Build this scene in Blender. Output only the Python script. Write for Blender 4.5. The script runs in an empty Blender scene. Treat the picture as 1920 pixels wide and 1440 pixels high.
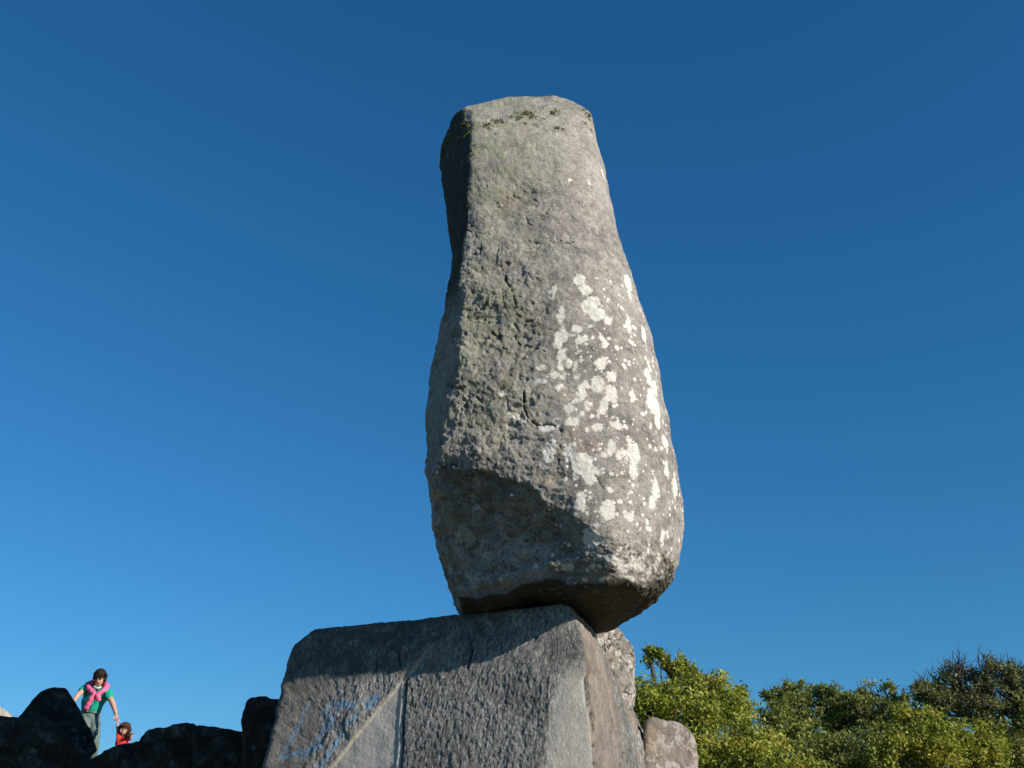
import bpy, math, random
import numpy as np
from mathutils import Vector

S = bpy.context.scene
C = S.collection
rad = math.radians

# ------------------------------------------------------------------ camera, sky, sun, exposure
PITCH = rad(25.0)
FPX = 2059.0                      # focal length in pixels of the 1920 px wide photograph
EYE = np.array([0.0, 0.0, 1.6])
cam = bpy.data.objects.new('camera', bpy.data.cameras.new('camera'))
C.objects.link(cam)
cam.location = EYE
cam.rotation_euler = (rad(90) + PITCH, 0, 0)
cam.data.sensor_width = 36
cam.data.lens = 36 * FPX / 1920
cam.data.clip_end = 5000
S.camera = cam

SUN_AZ, SUN_EL = 57.0, 23.2       # degrees to the right of "straight behind the camera", height
world = bpy.data.worlds.new("World")
S.world = world
world.use_nodes = True
wn, wl = world.node_tree.nodes, world.node_tree.links
sky = wn.new('ShaderNodeTexSky')
sky.sky_type = 'NISHITA'
sky.sun_disc = False
sky.sun_elevation = rad(SUN_EL)
sky.sun_rotation = rad(180 - SUN_AZ)
sky.air_density = 1.2
sky.dust_density = 0.0
sky.ozone_density = 10.0
sep = wn.new('ShaderNodeSeparateColor'); com = wn.new('ShaderNodeCombineColor')
wl.new(sky.outputs[0], sep.inputs[0])
pw = wn.new('ShaderNodeMath'); pw.operation = 'POWER'; pw.inputs[1].default_value = 1.31
wl.new(sep.outputs[0], pw.inputs[0])
for i, (src, k) in enumerate(((pw.outputs[0], 0.66), (sep.outputs[1], 1.11), (sep.outputs[2], 1.12))):
    m = wn.new('ShaderNodeMath'); m.operation = 'MULTIPLY'; m.inputs[1].default_value = k
    wl.new(src, m.inputs[0]); wl.new(m.outputs[0], com.inputs[i])
wl.new(com.outputs[0], wn['Background'].inputs[0])
wn['Background'].inputs[1].default_value = 0.076

sun = bpy.data.objects.new('sun', bpy.data.lights.new('sun', 'SUN'))
C.objects.link(sun)
sun.data.energy = 5.0
sun.data.angle = rad(0.5)
sun.data.color = (1.0, 0.915, 0.81)
SUNV = np.array([math.cos(rad(SUN_EL)) * math.sin(rad(SUN_AZ)), -math.cos(rad(SUN_EL)) * math.cos(rad(SUN_AZ)), math.sin(rad(SUN_EL))])
sun.rotation_euler = Vector(SUNV).to_track_quat('Z', 'Y').to_euler()
sun.location = (20, -20, 20)
S.view_settings.view_transform = 'Standard'
S.view_settings.look = 'None'
S.view_settings.exposure = 0.40
S.view_settings.gamma = 1.0
S.view_settings.use_curve_mapping = False

# ------------------------------------------------------------------ helpers
cp, sp = math.cos(PITCH), math.sin(PITCH)
def W(px, py, Y):
    """point at distance Y in front of the viewer's place, in the direction of a photograph pixel"""
    x, y = (px - 960) / FPX, (720 - py) / FPX
    d = np.array([x, cp - y * sp, sp + y * cp])
    return EYE + d * (Y / d[1])
def ray(px, py):
    x, y = (px - 960) / FPX, (720 - py) / FPX
    d = np.array([x, cp - y * sp, sp + y * cp])
    return d / np.linalg.norm(d)

_perm = np.random.RandomState(7).permutation(4096).astype(np.int64)
_grad = np.random.RandomState(8).normal(size=(4096, 3))
_grad /= np.linalg.norm(_grad, axis=1)[:, None]
def perlin(p, seed=0):
    p = np.asarray(p, float) + 137.31 + seed * 17.17
    i = np.floor(p).astype(np.int64)
    f = p - i
    u = f * f * f * (f * (f * 6 - 15) + 10)
    out = 0
    for dx in (0, 1):
        hx = _perm[(i[:, 0] + dx) & 4095]
        wx = u[:, 0] if dx else 1 - u[:, 0]
        for dy in (0, 1):
            hy = _perm[(hx + i[:, 1] + dy) & 4095]
            wy = wx * (u[:, 1] if dy else 1 - u[:, 1])
            for dz in (0, 1):
                g = _grad[_perm[(hy + i[:, 2] + dz) & 4095]]
                d = g[:, 0] * (f[:, 0] - dx) + g[:, 1] * (f[:, 1] - dy) + g[:, 2] * (f[:, 2] - dz)
                out = out + d * wy * (u[:, 2] if dz else 1 - u[:, 2])
    return out * 1.5
def fbm(p, n=4, seed=0, gain=0.5, ridged=False):
    a, s, out = 1.0, 1.0, 0
    for k in range(n):
        v = perlin(p * s, seed + k)
        if ridged: v = 1 - 2 * np.abs(v) * 1.4
        out = out + a * v
        a *= gain; s *= 2.03
    return out
def smooth(a, b, x):
    t = np.clip((x - a) / (b - a), 0, 1)
    return t * t * (3 - 2 * t)
def smax(a, b, k):
    h = np.maximum(k - np.abs(a - b), 0) / k
    return np.maximum(a, b) + h * h * k * 0.25
def unit(v):
    v = np.asarray(v, float)
    return v / np.linalg.norm(v)

def tag(o, label=None, cat=None, group=None, kind=None):
    if label: o['label'] = label
    if cat: o['category'] = cat
    if group: o['group'] = group
    if kind: o['kind'] = kind
    return o
def empty(name, loc, label=None, cat=None, group=None):
    o = bpy.data.objects.new(name, None)
    C.objects.link(o); o.location = loc; o.empty_display_size = 0.2
    return tag(o, label, cat, group)
def mesh_obj(name, verts, faces, mat=None, parent=None, smooth_shade=True, attrs=None):
    """verts (n,3) world coordinates, faces (m,k) int array; the origin is put at the base"""
    verts = np.asarray(verts, np.float32)
    faces = np.asarray(faces, np.int32)
    org = np.array([verts[:, 0].mean(), verts[:, 1].mean(), verts[:, 2].min()], np.float32)
    if parent is not None:
        org = np.array(parent.location, np.float32)
    v = verts - org
    me = bpy.data.meshes.new(name)
    me.vertices.add(len(v)); me.vertices.foreach_set('co', v.ravel())
    k = faces.shape[1]
    me.loops.add(faces.size); me.loops.foreach_set('vertex_index', faces.ravel())
    me.polygons.add(len(faces))
    me.polygons.foreach_set('loop_start', np.arange(0, faces.size, k, dtype=np.int32))
    try: me.polygons.foreach_set('loop_total', np.full(len(faces), k, np.int32))
    except Exception: pass
    me.update(calc_edges=True)
    me.polygons.foreach_set('use_smooth', np.full(len(faces), smooth_shade))
    if attrs:
        for n_, a in attrs.items():
            at = me.attributes.new(n_, 'FLOAT', 'POINT')
            at.data.foreach_set('value', np.asarray(a, np.float32))
    me.validate()
    o = bpy.data.objects.new(name, me)
    C.objects.link(o)
    if parent is not None: o.parent = parent
    else: o.location = org
    if mat: me.materials.append(mat)
    return o

def cube_dirs(nx, ny, nz):
    """surface grid of the cube [-1,1]^3 as shared vertices and quads"""
    ids, pts, quads = {}, [], []
    vs, fs, off = [], [], 0
    for ax in range(3):
        a, b = [(1, 2), (2, 0), (0, 1)][ax]
        n = (nx, ny, nz)
        na, nb = n[a], n[b]
        A, B = np.meshgrid(np.arange(na + 1), np.arange(nb + 1), indexing='ij')
        for s in (0, 1):
            P = np.zeros((na + 1, nb + 1, 3), np.int64)
            P[..., a] = A; P[..., b] = B; P[..., ax] = n[ax] * s
            q = np.arange((na + 1) * (nb + 1)).reshape(na + 1, nb + 1) + off
            F = np.stack([q[:-1, :-1], q[1:, :-1], q[1:, 1:], q[:-1, 1:]], -1).reshape(-1, 4)
            if s == 0: F = F[:, ::-1]
            vs.append(P.reshape(-1, 3)); fs.append(F); off += P.shape[0] * P.shape[1]
    V = np.concatenate(vs); F = np.concatenate(fs)
    key = (V[:, 0] * 4096 + V[:, 1]) * 4096 + V[:, 2]
    _, first, inv = np.unique(key, return_index=True, return_inverse=True)
    V = V[first].astype(float) / np.array([nx, ny, nz]) * 2 - 1
    return V, inv.ravel()[F]

def cast(f, c, M, n, rmax=2.2, warp=0.35):
    """star-shaped surface f=0 around c; directions are M @ (cube grid point)"""
    V, F = cube_dirs(*n)
    L = np.linalg.norm(V, axis=1)[:, None]
    V = V / (1 - warp + warp * L)
    D = V @ np.asarray(M, float).T
    lo = np.zeros(len(D)); hi = np.full(len(D), rmax)
    found = np.zeros(len(D), bool)
    for r in np.linspace(rmax / 26, rmax, 26):
        out = f(c + D * r) > 0
        new = out & ~found
        hi[new] = r; found |= new
        lo[~found] = r
    for _ in range(13):
        mid = (lo + hi) / 2
        o = f(c + D * mid[:, None]) > 0
        hi = np.where(o, mid, hi); lo = np.where(o, lo, mid)
    return c + D * ((lo + hi) / 2)[:, None], F
def normals(P, F):
    d1 = P[F[:, 2]] - P[F[:, 0]]; d2 = P[F[:, 3]] - P[F[:, 1]]
    n = np.cross(d1, d2)
    N = np.zeros_like(P)
    for k in range(4):
        for a in range(3):
            N[:, a] += np.bincount(F[:, k], n[:, a], len(P))
    N /= np.linalg.norm(N, axis=1)[:, None] + 1e-12
    return N
def plane3(a, b, c, inside):
    n = unit(np.cross(b - a, c - a))
    if np.dot(n, inside - a) > 0: n = -n
    return n, float(np.dot(n, a))
def planes_f(planes, k):
    def f(p):
        out = None
        for n, d in planes:
            v = p @ n - d
            out = v if out is None else smax(out, v, k)
        return out
    return f
def seg_dist(P, pts):
    best = np.full(len(P), 1e9)
    for a, b in zip(pts[:-1], pts[1:]):
        ab = b - a
        t = np.clip(((P - a) @ ab) / (ab @ ab + 1e-12), 0, 1)
        best = np.minimum(best, np.linalg.norm(P - (a + t[:, None] * ab), axis=1))
    return best
def project(P):
    q = P - EYE
    depth = q[:, 1] * cp + q[:, 2] * sp
    up = -q[:, 1] * sp + q[:, 2] * cp
    return 960 + FPX * q[:, 0] / depth, 720 - FPX * up / depth
def find_surface(P, N, pix):
    """3-D points of the surface, one per photograph pixel (where a mark sits on the stone)"""
    x, y = project(P)
    vis = np.einsum('ij,ij->i', N, EYE - P) > 0
    idx = np.nonzero(vis)[0]
    out = []
    for a, b in pix:
        d = (x[idx] - a) ** 2 + (y[idx] - b) ** 2
        out.append(P[idx[np.argmin(d)]])
    return np.array(out)

# ------------------------------------------------------------------ material helpers
class NT:
    def __init__(s, name):
        s.m = bpy.data.materials.new(name); s.m.use_nodes = True
        s.t = s.m.node_tree; s.n = s.t.nodes; s.l = s.t.links
        s.b = s.n['Principled BSDF']
        s.b.inputs['Specular IOR Level'].default_value = 0.2
        s.b.inputs['Roughness'].default_value = 0.9
        s.co = s.n.new('ShaderNodeTexCoord').outputs['Object']
    def set(s, inp, v):
        if hasattr(v, 'type') and hasattr(v, 'node'): s.l.new(v, inp)
        else: inp.default_value = v
    def math(s, op, a, b=0.0, c=0.0, clamp=False):
        n = s.n.new('ShaderNodeMath'); n.operation = op; n.use_clamp = clamp
        s.set(n.inputs[0], a); s.set(n.inputs[1], b); s.set(n.inputs[2], c)
        return n.outputs[0]
    def noise(s, scale, detail=4, rough=0.6, vec=None, dist=0.0, color=False):
        n = s.n.new('ShaderNodeTexNoise')
        s.set(n.inputs['Vector'], vec if vec is not None else s.co)
        n.inputs['Scale'].default_value = scale; n.inputs['Detail'].default_value = detail
        n.inputs['Roughness'].default_value = rough; n.inputs['Distortion'].default_value = dist
        return n.outputs['Color' if color else 'Fac']
    def voronoi(s, scale, vec=None, feature='F1', rnd=1.0, out='Distance'):
        n = s.n.new('ShaderNodeTexVoronoi'); n.feature = feature
        s.set(n.inputs['Vector'], vec if vec is not None else s.co)
        n.inputs['Scale'].default_value = scale; n.inputs['Randomness'].default_value = rnd
        return n.outputs[out]
    def mapping(s, scale=(1, 1, 1), rot=(0, 0, 0), vec=None, loc=(0, 0, 0)):
        n = s.n.new('ShaderNodeMapping')
        s.set(n.inputs['Vector'], vec if vec is not None else s.co)
        n.inputs['Scale'].default_value = scale; n.inputs['Rotation'].default_value = rot
        n.inputs['Location'].default_value = loc
        return n.outputs[0]
    def step(s, v, a, b):
        n = s.n.new('ShaderNodeMapRange'); n.interpolation_type = 'SMOOTHSTEP'
        s.set(n.inputs[0], v); n.inputs[1].default_value = a; n.inputs[2].default_value = b
        n.inputs[3].default_value = 0; n.inputs[4].default_value = 1
        return n.outputs[0]
    def mix(s, fac, a, b, mode='MIX'):
        n = s.n.new('ShaderNodeMix'); n.data_type = 'RGBA'; n.blend_type = mode
        s.set(n.inputs[0], fac)
        for i, v in ((6, a), (7, b)):
            if isinstance(v, tuple) and len(v) == 3: v = v + (1.0,)
            s.set(n.inputs[i], v)
        return n.outputs[2]
    def ramp(s, v, stops):
        n = s.n.new('ShaderNodeValToRGB')
        s.set(n.inputs[0], v)
        e = n.color_ramp.elements
        while len(e) < len(stops): e.new(0.5)
        for k, (p, c) in enumerate(stops):
            e[k].position = p; e[k].color = c + (1.0,)
        return n.outputs[0]
    def attr(s, name):
        n = s.n.new('ShaderNodeAttribute'); n.attribute_name = name
        return n.outputs['Fac']
    def addv(s, v, w):
        n = s.n.new('ShaderNodeVectorMath'); n.operation = 'ADD'
        s.set(n.inputs[0], v); s.set(n.inputs[1], w); return n.outputs[0]
    def scalev(s, v, k):
        n = s.n.new('ShaderNodeVectorMath'); n.operation = 'SCALE'
        s.set(n.inputs[0], v); s.set(n.inputs['Scale'], k); return n.outputs[0]
    def bump(s, h, strength, dist, normal=None):
        n = s.n.new('ShaderNodeBump')
        n.inputs['Strength'].default_value = strength; n.inputs['Distance'].default_value = dist
        s.set(n.inputs['Height'], h)
        if normal is not None: s.l.new(normal, n.inputs['Normal'])
        return n.outputs[0]
    def done(s, color, normal=None, rough=None):
        s.set(s.b.inputs['Base Color'], color if not isinstance(color, tuple) else color + ((1.0,) if len(color) == 3 else ()))
        if normal is not None: s.l.new(normal, s.b.inputs['Normal'])
        if rough is not None: s.set(s.b.inputs['Roughness'], rough)
        return s.m

def plain(name, col, rough=0.8, var=0.12, scale=12, bump=0.3, bscale=60, bdist=0.004):
    t = NT(name)
    n = t.noise(scale, 4)
    k = tuple(min(1, c * (1 - var)) for c in col); k2 = tuple(min(1, c * (1 + var)) for c in col)
    c = t.mix(t.step(n, 0.3, 0.7), k, k2)
    return t.done(c, t.bump(t.noise(bscale, 3), bump, bdist), rough)

def granite_base(t, scale=1.0, c0=(0.105, 0.10, 0.092), c1=(0.22, 0.205, 0.185), c2=(0.36, 0.32, 0.285), c3=(0.05, 0.05, 0.048)):
    """weathered granite: large tonal patches, mid blotches, dark specks"""
    big = t.noise(0.9 * scale, 5, 0.6)
    mid = t.noise(7 * scale, 6, 0.7, dist=0.4)
    fine = t.noise(38 * scale, 5, 0.75)
    v = t.math('ADD', t.math('MULTIPLY', big, 0.35), t.math('MULTIPLY', mid, 0.4))
    v = t.math('ADD', v, t.math('MULTIPLY', fine, 0.25))
    v = t.math('ADD', t.math('MULTIPLY', v, 0.7), t.math('MULTIPLY', t.noise(90 * scale, 3, 0.7), 0.3))
    col = t.ramp(v, [(0.435, c0), (0.5, c1), (0.57, c2)])
    pale = t.step(t.noise(70 * scale, 3, 0.6, vec=t.mapping(loc=(9, 2, 5))), 0.60, 0.68)
    col = t.mix(t.math('MULTIPLY', pale, 0.35), col, c2)
    specks = t.step(t.noise(55 * scale, 3, 0.6), 0.60, 0.68)
    return t.mix(t.math('MULTIPLY', specks, 0.55), col, c3), fine, mid

def mat_boulder():
    t = NT('boulder_stone')
    col, fine, mid = granite_base(t, 1.0, (0.14, 0.133, 0.123), (0.285, 0.266, 0.242), (0.47, 0.435, 0.385))
    craggy = t.attr('craggy')
    # grey green crust with darker patches where the stone is craggy
    gn = t.noise(3.2, 6, 0.72, dist=0.8)
    green = t.math('MULTIPLY', t.step(gn, 0.40, 0.58), t.math('MULTIPLY', t.attr('green'), 0.62))
    col = t.mix(green, col, t.mix(t.noise(45, 4, 0.7), (0.15, 0.16, 0.105), (0.40, 0.41, 0.28)))
    dk = t.math('MULTIPLY', t.step(t.noise(12, 7, 0.78, dist=1.0), 0.53, 0.62), t.math('ADD', 0.12, t.math('MULTIPLY', craggy, 0.5)))
    col = t.mix(dk, col, (0.075, 0.068, 0.058))
    # ochre stains
    och = t.math('MULTIPLY', t.step(t.noise(2.1, 5, 0.6, vec=t.mapping(loc=(3, 1, 7))), 0.60, 0.70), 0.40)
    col = t.mix(och, col, (0.33, 0.25, 0.165))
    # small pale grey lichen rosettes everywhere
    wv = t.addv(t.co, t.scalev(t.noise(9, 4, 0.6, color=True), 0.05))
    vd = t.voronoi(11, wv)
    vr = t.voronoi(11, wv, out='Color')
    sepc = t.n.new('ShaderNodeSeparateColor'); t.l.new(vr, sepc.inputs[0])
    ros = t.math('MULTIPLY', t.step(vd, 0.36, 0.30), t.step(sepc.outputs[0], 0.60, 0.64))
    ringed = t.math('MULTIPLY', ros, t.math('ADD', 0.35, t.math('MULTIPLY', t.step(vd, 0.12, 0.28), 0.55)))
    col = t.mix(t.math('MULTIPLY', ringed, t.math('SUBTRACT', 0.55, t.math('MULTIPLY', t.attr('spots'), 0.25))), col, (0.47, 0.44, 0.385))
    # white crust: large placed patches + random small spots in their neighbourhood
    edge = t.math('MULTIPLY', t.math('SUBTRACT', t.noise(14, 8, 0.78), 0.5), 0.15)
    edge2 = t.math('MULTIPLY', t.math('SUBTRACT', t.noise(60, 3, 0.6), 0.5), 0.06)
    big = t.step(t.math('ADD', t.attr('lichen'), t.math('ADD', edge, edge2)), -0.004, 0.006)
    wv2 = t.addv(t.co, t.scalev(t.noise(14, 4, 0.65, color=True), 0.045))
    d2 = t.voronoi(15, wv2); c2 = t.voronoi(15, wv2, out='Color')
    s2 = t.n.new('ShaderNodeSeparateColor'); t.l.new(c2, s2.inputs[0])
    rr = t.math('MULTIPLY', t.math('SUBTRACT', s2.outputs[1], 0.36), 0.66)
    small = t.step(t.math('SUBTRACT', rr, d2), -0.01, 0.03)
    gate = t.step(t.math('ADD', t.attr('spots'), t.math('MULTIPLY', t.math('SUBTRACT', t.noise(2.6, 4, 0.6), 0.5), 1.5)), 0.36, 0.48)
    small = t.math('MULTIPLY', small, gate)
    wv3 = t.addv(t.co, t.scalev(t.noise(10, 5, 0.7, color=True), 0.09))
    d3 = t.voronoi(8, wv3); c3 = t.voronoi(8, wv3, out='Color')
    s3 = t.n.new('ShaderNodeSeparateColor'); t.l.new(c3, s3.inputs[0])
    med = t.step(t.math('SUBTRACT', t.math('MULTIPLY', t.math('SUBTRACT', s3.outputs[2], 0.5), 0.62), d3), -0.005, 0.02)
    small = t.math('MAXIMUM', small, t.math('MULTIPLY', med, gate))
    dust = t.math('MULTIPLY', t.step(t.noise(75, 4, 0.75), 0.60, 0.67), t.math('MULTIPLY', gate, 0.55))
    hole = t.step(t.noise(30, 6, 0.75), 0.36, 0.40)
    big = t.math('MULTIPLY', big, t.math('ADD', 0.25, t.math('MULTIPLY', hole, 0.75)))
    lich = t.math('MAXIMUM', big, t.math('MAXIMUM', small, dust))
    crack_in = t.step(t.voronoi(22, wv2, 'DISTANCE_TO_EDGE'), 0.0, 0.05)
    lc = t.mix(t.noise(24, 5, 0.7), (0.66, 0.63, 0.56), (0.90, 0.865, 0.78))
    lc = t.mix(t.math('MULTIPLY', t.math('SUBTRACT', 1.0, crack_in), 0.35), lc, (0.25, 0.22, 0.18))
    col = t.mix(t.math('MULTIPLY', lich, 0.97), col, lc)
    # shade painted dark on the underside and the upper left notch
    painted_shade = t.math('MULTIPLY', t.attr('painted_shade'), t.step(t.noise(6.5, 7, 0.72, dist=0.6), 0.27, 0.46))
    col = t.mix(t.math('MULTIPLY', painted_shade, 0.88), col, (0.03, 0.024, 0.017))
    # crack walls hold dark dirt
    col = t.mix(t.math('MULTIPLY', t.attr('crack'), 0.85), col, (0.03, 0.026, 0.02))
    pal = t.math('MULTIPLY', t.step(t.noise(5.5, 8, 0.78, dist=0.7, vec=t.mapping(loc=(5, 5, 1))), 0.54, 0.60), t.math('ADD', t.math('SUBTRACT', 0.40, t.math('MULTIPLY', t.attr('spots'), 0.33)), t.math('MULTIPLY', t.attr('facet'), 0.58)))
    dkm = t.math('MULTIPLY', t.attr('facet'), t.step(t.noise(7.5, 8, 0.78, dist=0.9, vec=t.mapping(loc=(7, 2, 9))), 0.53, 0.58))
    col = t.mix(t.math('MULTIPLY', dkm, 0.75), col, (0.075, 0.062, 0.048))
    col = t.mix(t.math('MULTIPLY', pal, t.math('SUBTRACT', 1.0, t.attr('painted_shade'))), col, (0.46, 0.435, 0.38))
    pit = t.math('MULTIPLY', t.step(t.noise(28, 5, 0.7, vec=t.mapping(loc=(1, 8, 3))), 0.60, 0.66), t.math('SUBTRACT', 0.75, t.math('MULTIPLY', lich, 0.6)))
    col = t.mix(pit, col, (0.07, 0.062, 0.052))
    nb = t.bump(t.noise(130, 3, 0.7), 0.7, 0.008)
    ch = t.noise(9, 8, 0.72, dist=0.4)
    chips = t.math('ADD', t.step(ch, 0.44, 0.455), t.math('ADD', t.step(ch, 0.51, 0.522), t.step(ch, 0.57, 0.583)))
    nb = t.bump(t.math('MULTIPLY', chips, t.math('ADD', 0.3, t.math('MULTIPLY', craggy, 0.6))), 0.6, 0.010, nb)
    h = t.math('ADD', t.math('MULTIPLY', fine, t.math('ADD', 0.7, t.math('MULTIPLY', craggy, 0.4))), t.math('MULTIPLY', lich, 0.15))
    ms = t.math('MULTIPLY', t.attr('mossy'), t.step(t.noise(26, 6, 0.75), 0.47, 0.56))
    col = t.mix(t.math('MULTIPLY', ms, 0.85), col, t.mix(t.noise(50, 3), (0.09, 0.11, 0.03), (0.40, 0.38, 0.20)))
    nb = t.bump(h, 0.8, 0.018, nb)
    return t.done(col, nb, 0.93)

def mat_pedestal():
    t = NT('split_granite')
    rough = t.attr('rough')
    sv = t.mapping(scale=(1.0, 1.0, 0.5), rot=(0, rad(18), 0))
    st = t.noise(24, 5, 0.75, vec=sv, dist=0.3)
    st2 = t.noise(62, 4, 0.7, vec=sv)
    big = t.noise(1.1, 5, 0.6)
    fine = t.noise(120, 3, 0.7)
    v = t.math('ADD', t.math('MULTIPLY', big, 0.25), t.math('ADD', t.math('MULTIPLY', st, 0.4), t.math('MULTIPLY', st2, 0.35)))
    rc = t.ramp(v, [(0.41, (0.05, 0.05, 0.047)), (0.5, (0.185, 0.182, 0.168)), (0.59, (0.42, 0.405, 0.37))])
    sm = t.mix(t.noise(70, 4, 0.75), (0.32, 0.30, 0.265), (0.58, 0.545, 0.48))
    sm = t.mix(t.step(t.noise(150, 2, 0.5), 0.62, 0.7), sm, (0.14, 0.14, 0.135))
    col = t.mix(rough, sm, rc)
    # iron stained side of the block
    ob = t.noise(4.5, 8, 0.75, vec=t.mapping(scale=(1, 1, 0.55)), dist=0.4)
    oc = t.ramp(ob, [(0.35, (0.13, 0.115, 0.10)), (0.5, (0.25, 0.205, 0.165)), (0.65, (0.36, 0.325, 0.28))])
    oc = t.mix(t.math('MULTIPLY', t.step(t.noise(26, 7, 0.8), 0.5, 0.62), 0.6), oc, (0.15, 0.135, 0.115))
    col = t.mix(t.attr('ochre'), col, oc)
    # old dark crust and grey green bloom, with the boulder's shadow painted in
    crust_shade = t.math('MULTIPLY', t.attr('crust'), t.step(t.noise(5, 7, 0.7, dist=0.5), 0.35, 0.6))
    col = t.mix(t.math('MULTIPLY', crust_shade, 0.88), col, t.mix(t.noise(17, 5, 0.7), (0.035, 0.04, 0.038), (0.10, 0.12, 0.09)))
    # pale flecks painting the lit edge along the rounded rim
    rim = t.math('MULTIPLY', t.attr('rim'), t.step(t.noise(30, 5, 0.7), 0.48, 0.6))
    col = t.mix(t.math('MULTIPLY', rim, 0.8), col, (0.58, 0.54, 0.47))
    # scratchy blue paint
    pt = t.step(t.math('ADD', t.attr('paint'), t.math('MULTIPLY', t.math('SUBTRACT', st2, 0.5), 3.6)), 0.62, 0.80)
    pt = t.math('MULTIPLY', pt, t.step(t.math('ADD', t.attr('paint'), t.math('MULTIPLY', t.math('SUBTRACT', t.noise(19, 5, 0.75), 0.5), 1.2)), 0.25, 0.5))
    col = t.mix(t.math('MULTIPLY', pt, 0.62), col, (0.13, 0.36, 0.60))
    col = t.mix(t.math('MULTIPLY', t.attr('crack'), 0.9), col, (0.02, 0.02, 0.018))
    h = t.math('MULTIPLY', t.math('ADD', t.math('MULTIPLY', st, 0.8), t.math('MULTIPLY', st2, 0.6)), rough)
    nb = t.bump(fine, 0.5, 0.006)
    nb = t.bump(h, 1.0, 0.032, nb)
    return t.done(col, nb, 0.88)

def mat_lichen_stone(name, c0, c1, c2, white=0.5, ochre=0.4, dark=0.3, seed=0.0, bs=1.0):
    t = NT(name)
    t.co = t.mapping(loc=(seed, seed * 2.3, -seed))
    col, fine, mid = granite_base(t, 1.3, c0, c1, c2)
    och = t.math('MULTIPLY', t.step(t.noise(2.4, 5, 0.6), 0.48, 0.66), ochre)
    col = t.mix(och, col, (0.34, 0.24, 0.15))
    dk = t.math('MULTIPLY', t.step(t.noise(6 * bs, 7, 0.75, dist=1.0), 0.52, 0.56), dark)
    col = t.mix(dk, col, (0.045, 0.04, 0.032))
    wv = t.addv(t.co, t.scalev(t.noise(12, 4, 0.65, color=True), 0.06))
    d = t.voronoi(13, wv); cc = t.voronoi(13, wv, out='Color')
    s_ = t.n.new('ShaderNodeSeparateColor'); t.l.new(cc, s_.inputs[0])
    sm = t.step(t.math('SUBTRACT', t.math('MULTIPLY', t.math('SUBTRACT', s_.outputs[1], 0.45), 0.7), d), -0.01, 0.04)
    gate = t.step(t.noise(2.0, 5, 0.65), 0.36, 0.5)
    crust = t.math('MULTIPLY', t.step(t.noise(6.5 * bs, 8, 0.75, dist=0.6, vec=t.mapping(loc=(2, 2, 2))), 0.51, 0.56), gate)
    w_ = t.math('MULTIPLY', t.math('MAXIMUM', sm, crust), white)
    col = t.mix(w_, col, t.mix(t.noise(30, 4), (0.42, 0.40, 0.35), (0.70, 0.66, 0.58)))
    nb = t.bump(t.noise(110, 3, 0.7), 0.5, 0.006)
    nb = t.bump(t.math('ADD', fine, mid), 0.8, 0.03, nb)
    return t.done(col, nb, 0.93)

def mat_shadow_wall():
    """old wall stones with shade put into their near-black colours, plus sparse pale rosettes and moss"""
    t = NT('shade_dark_stone')
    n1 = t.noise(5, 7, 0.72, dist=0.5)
    col = t.ramp(n1, [(0.35, (0.014, 0.012, 0.011)), (0.52, (0.035, 0.032, 0.027)), (0.66, (0.11, 0.105, 0.09))])  # near-black ramp paints in the deep shade on these stones
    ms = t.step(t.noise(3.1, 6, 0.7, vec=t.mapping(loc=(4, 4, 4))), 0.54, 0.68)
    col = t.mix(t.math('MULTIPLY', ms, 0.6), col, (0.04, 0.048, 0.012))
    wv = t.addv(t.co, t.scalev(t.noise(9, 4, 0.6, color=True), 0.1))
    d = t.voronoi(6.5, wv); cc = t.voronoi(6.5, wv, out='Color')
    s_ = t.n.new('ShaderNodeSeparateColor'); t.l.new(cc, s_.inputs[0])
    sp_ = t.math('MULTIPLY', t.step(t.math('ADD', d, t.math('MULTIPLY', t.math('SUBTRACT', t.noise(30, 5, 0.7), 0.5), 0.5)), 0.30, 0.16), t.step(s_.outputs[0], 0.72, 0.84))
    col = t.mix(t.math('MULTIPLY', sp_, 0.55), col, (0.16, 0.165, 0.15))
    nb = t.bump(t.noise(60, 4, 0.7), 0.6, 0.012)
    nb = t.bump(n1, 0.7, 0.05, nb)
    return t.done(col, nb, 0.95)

# ------------------------------------------------------------------ the ground
def build_ground():
    n = 160
    u = np.linspace(-1, 1, n + 1)
    g = np.sign(u) * (np.abs(u) ** 3.2) * 1500
    X, Y = np.meshgrid(g, g + 12, indexing='ij')
    P = np.stack([X.ravel(), Y.ravel(), np.zeros(X.size)], 1)
    r = np.hypot(P[:, 0], P[:, 1] - 12)
    P[:, 2] = fbm(P * np.array([0.12, 0.12, 0]), 4, 3) * 0.22 * smooth(2, 8, np.hypot(P[:, 0], P[:, 1])) - r * 0.0006
    q = np.arange((n + 1) ** 2).reshape(n + 1, n + 1)
    F = np.stack([q[:-1, :-1], q[1:, :-1], q[1:, 1:], q[:-1, 1:]], -1).reshape(-1, 4)
    t = NT('dry_grass_ground')
    col = t.ramp(t.noise(0.6, 8, 0.7), [(0.35, (0.07, 0.075, 0.03)), (0.5, (0.13, 0.125, 0.06)), (0.66, (0.21, 0.19, 0.12))])
    o = mesh_obj('ground', P, F, t.done(col, t.bump(t.noise(9, 8, 0.75), 0.8, 0.08), 0.95))
    tag(o, kind='structure')
build_ground()

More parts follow.
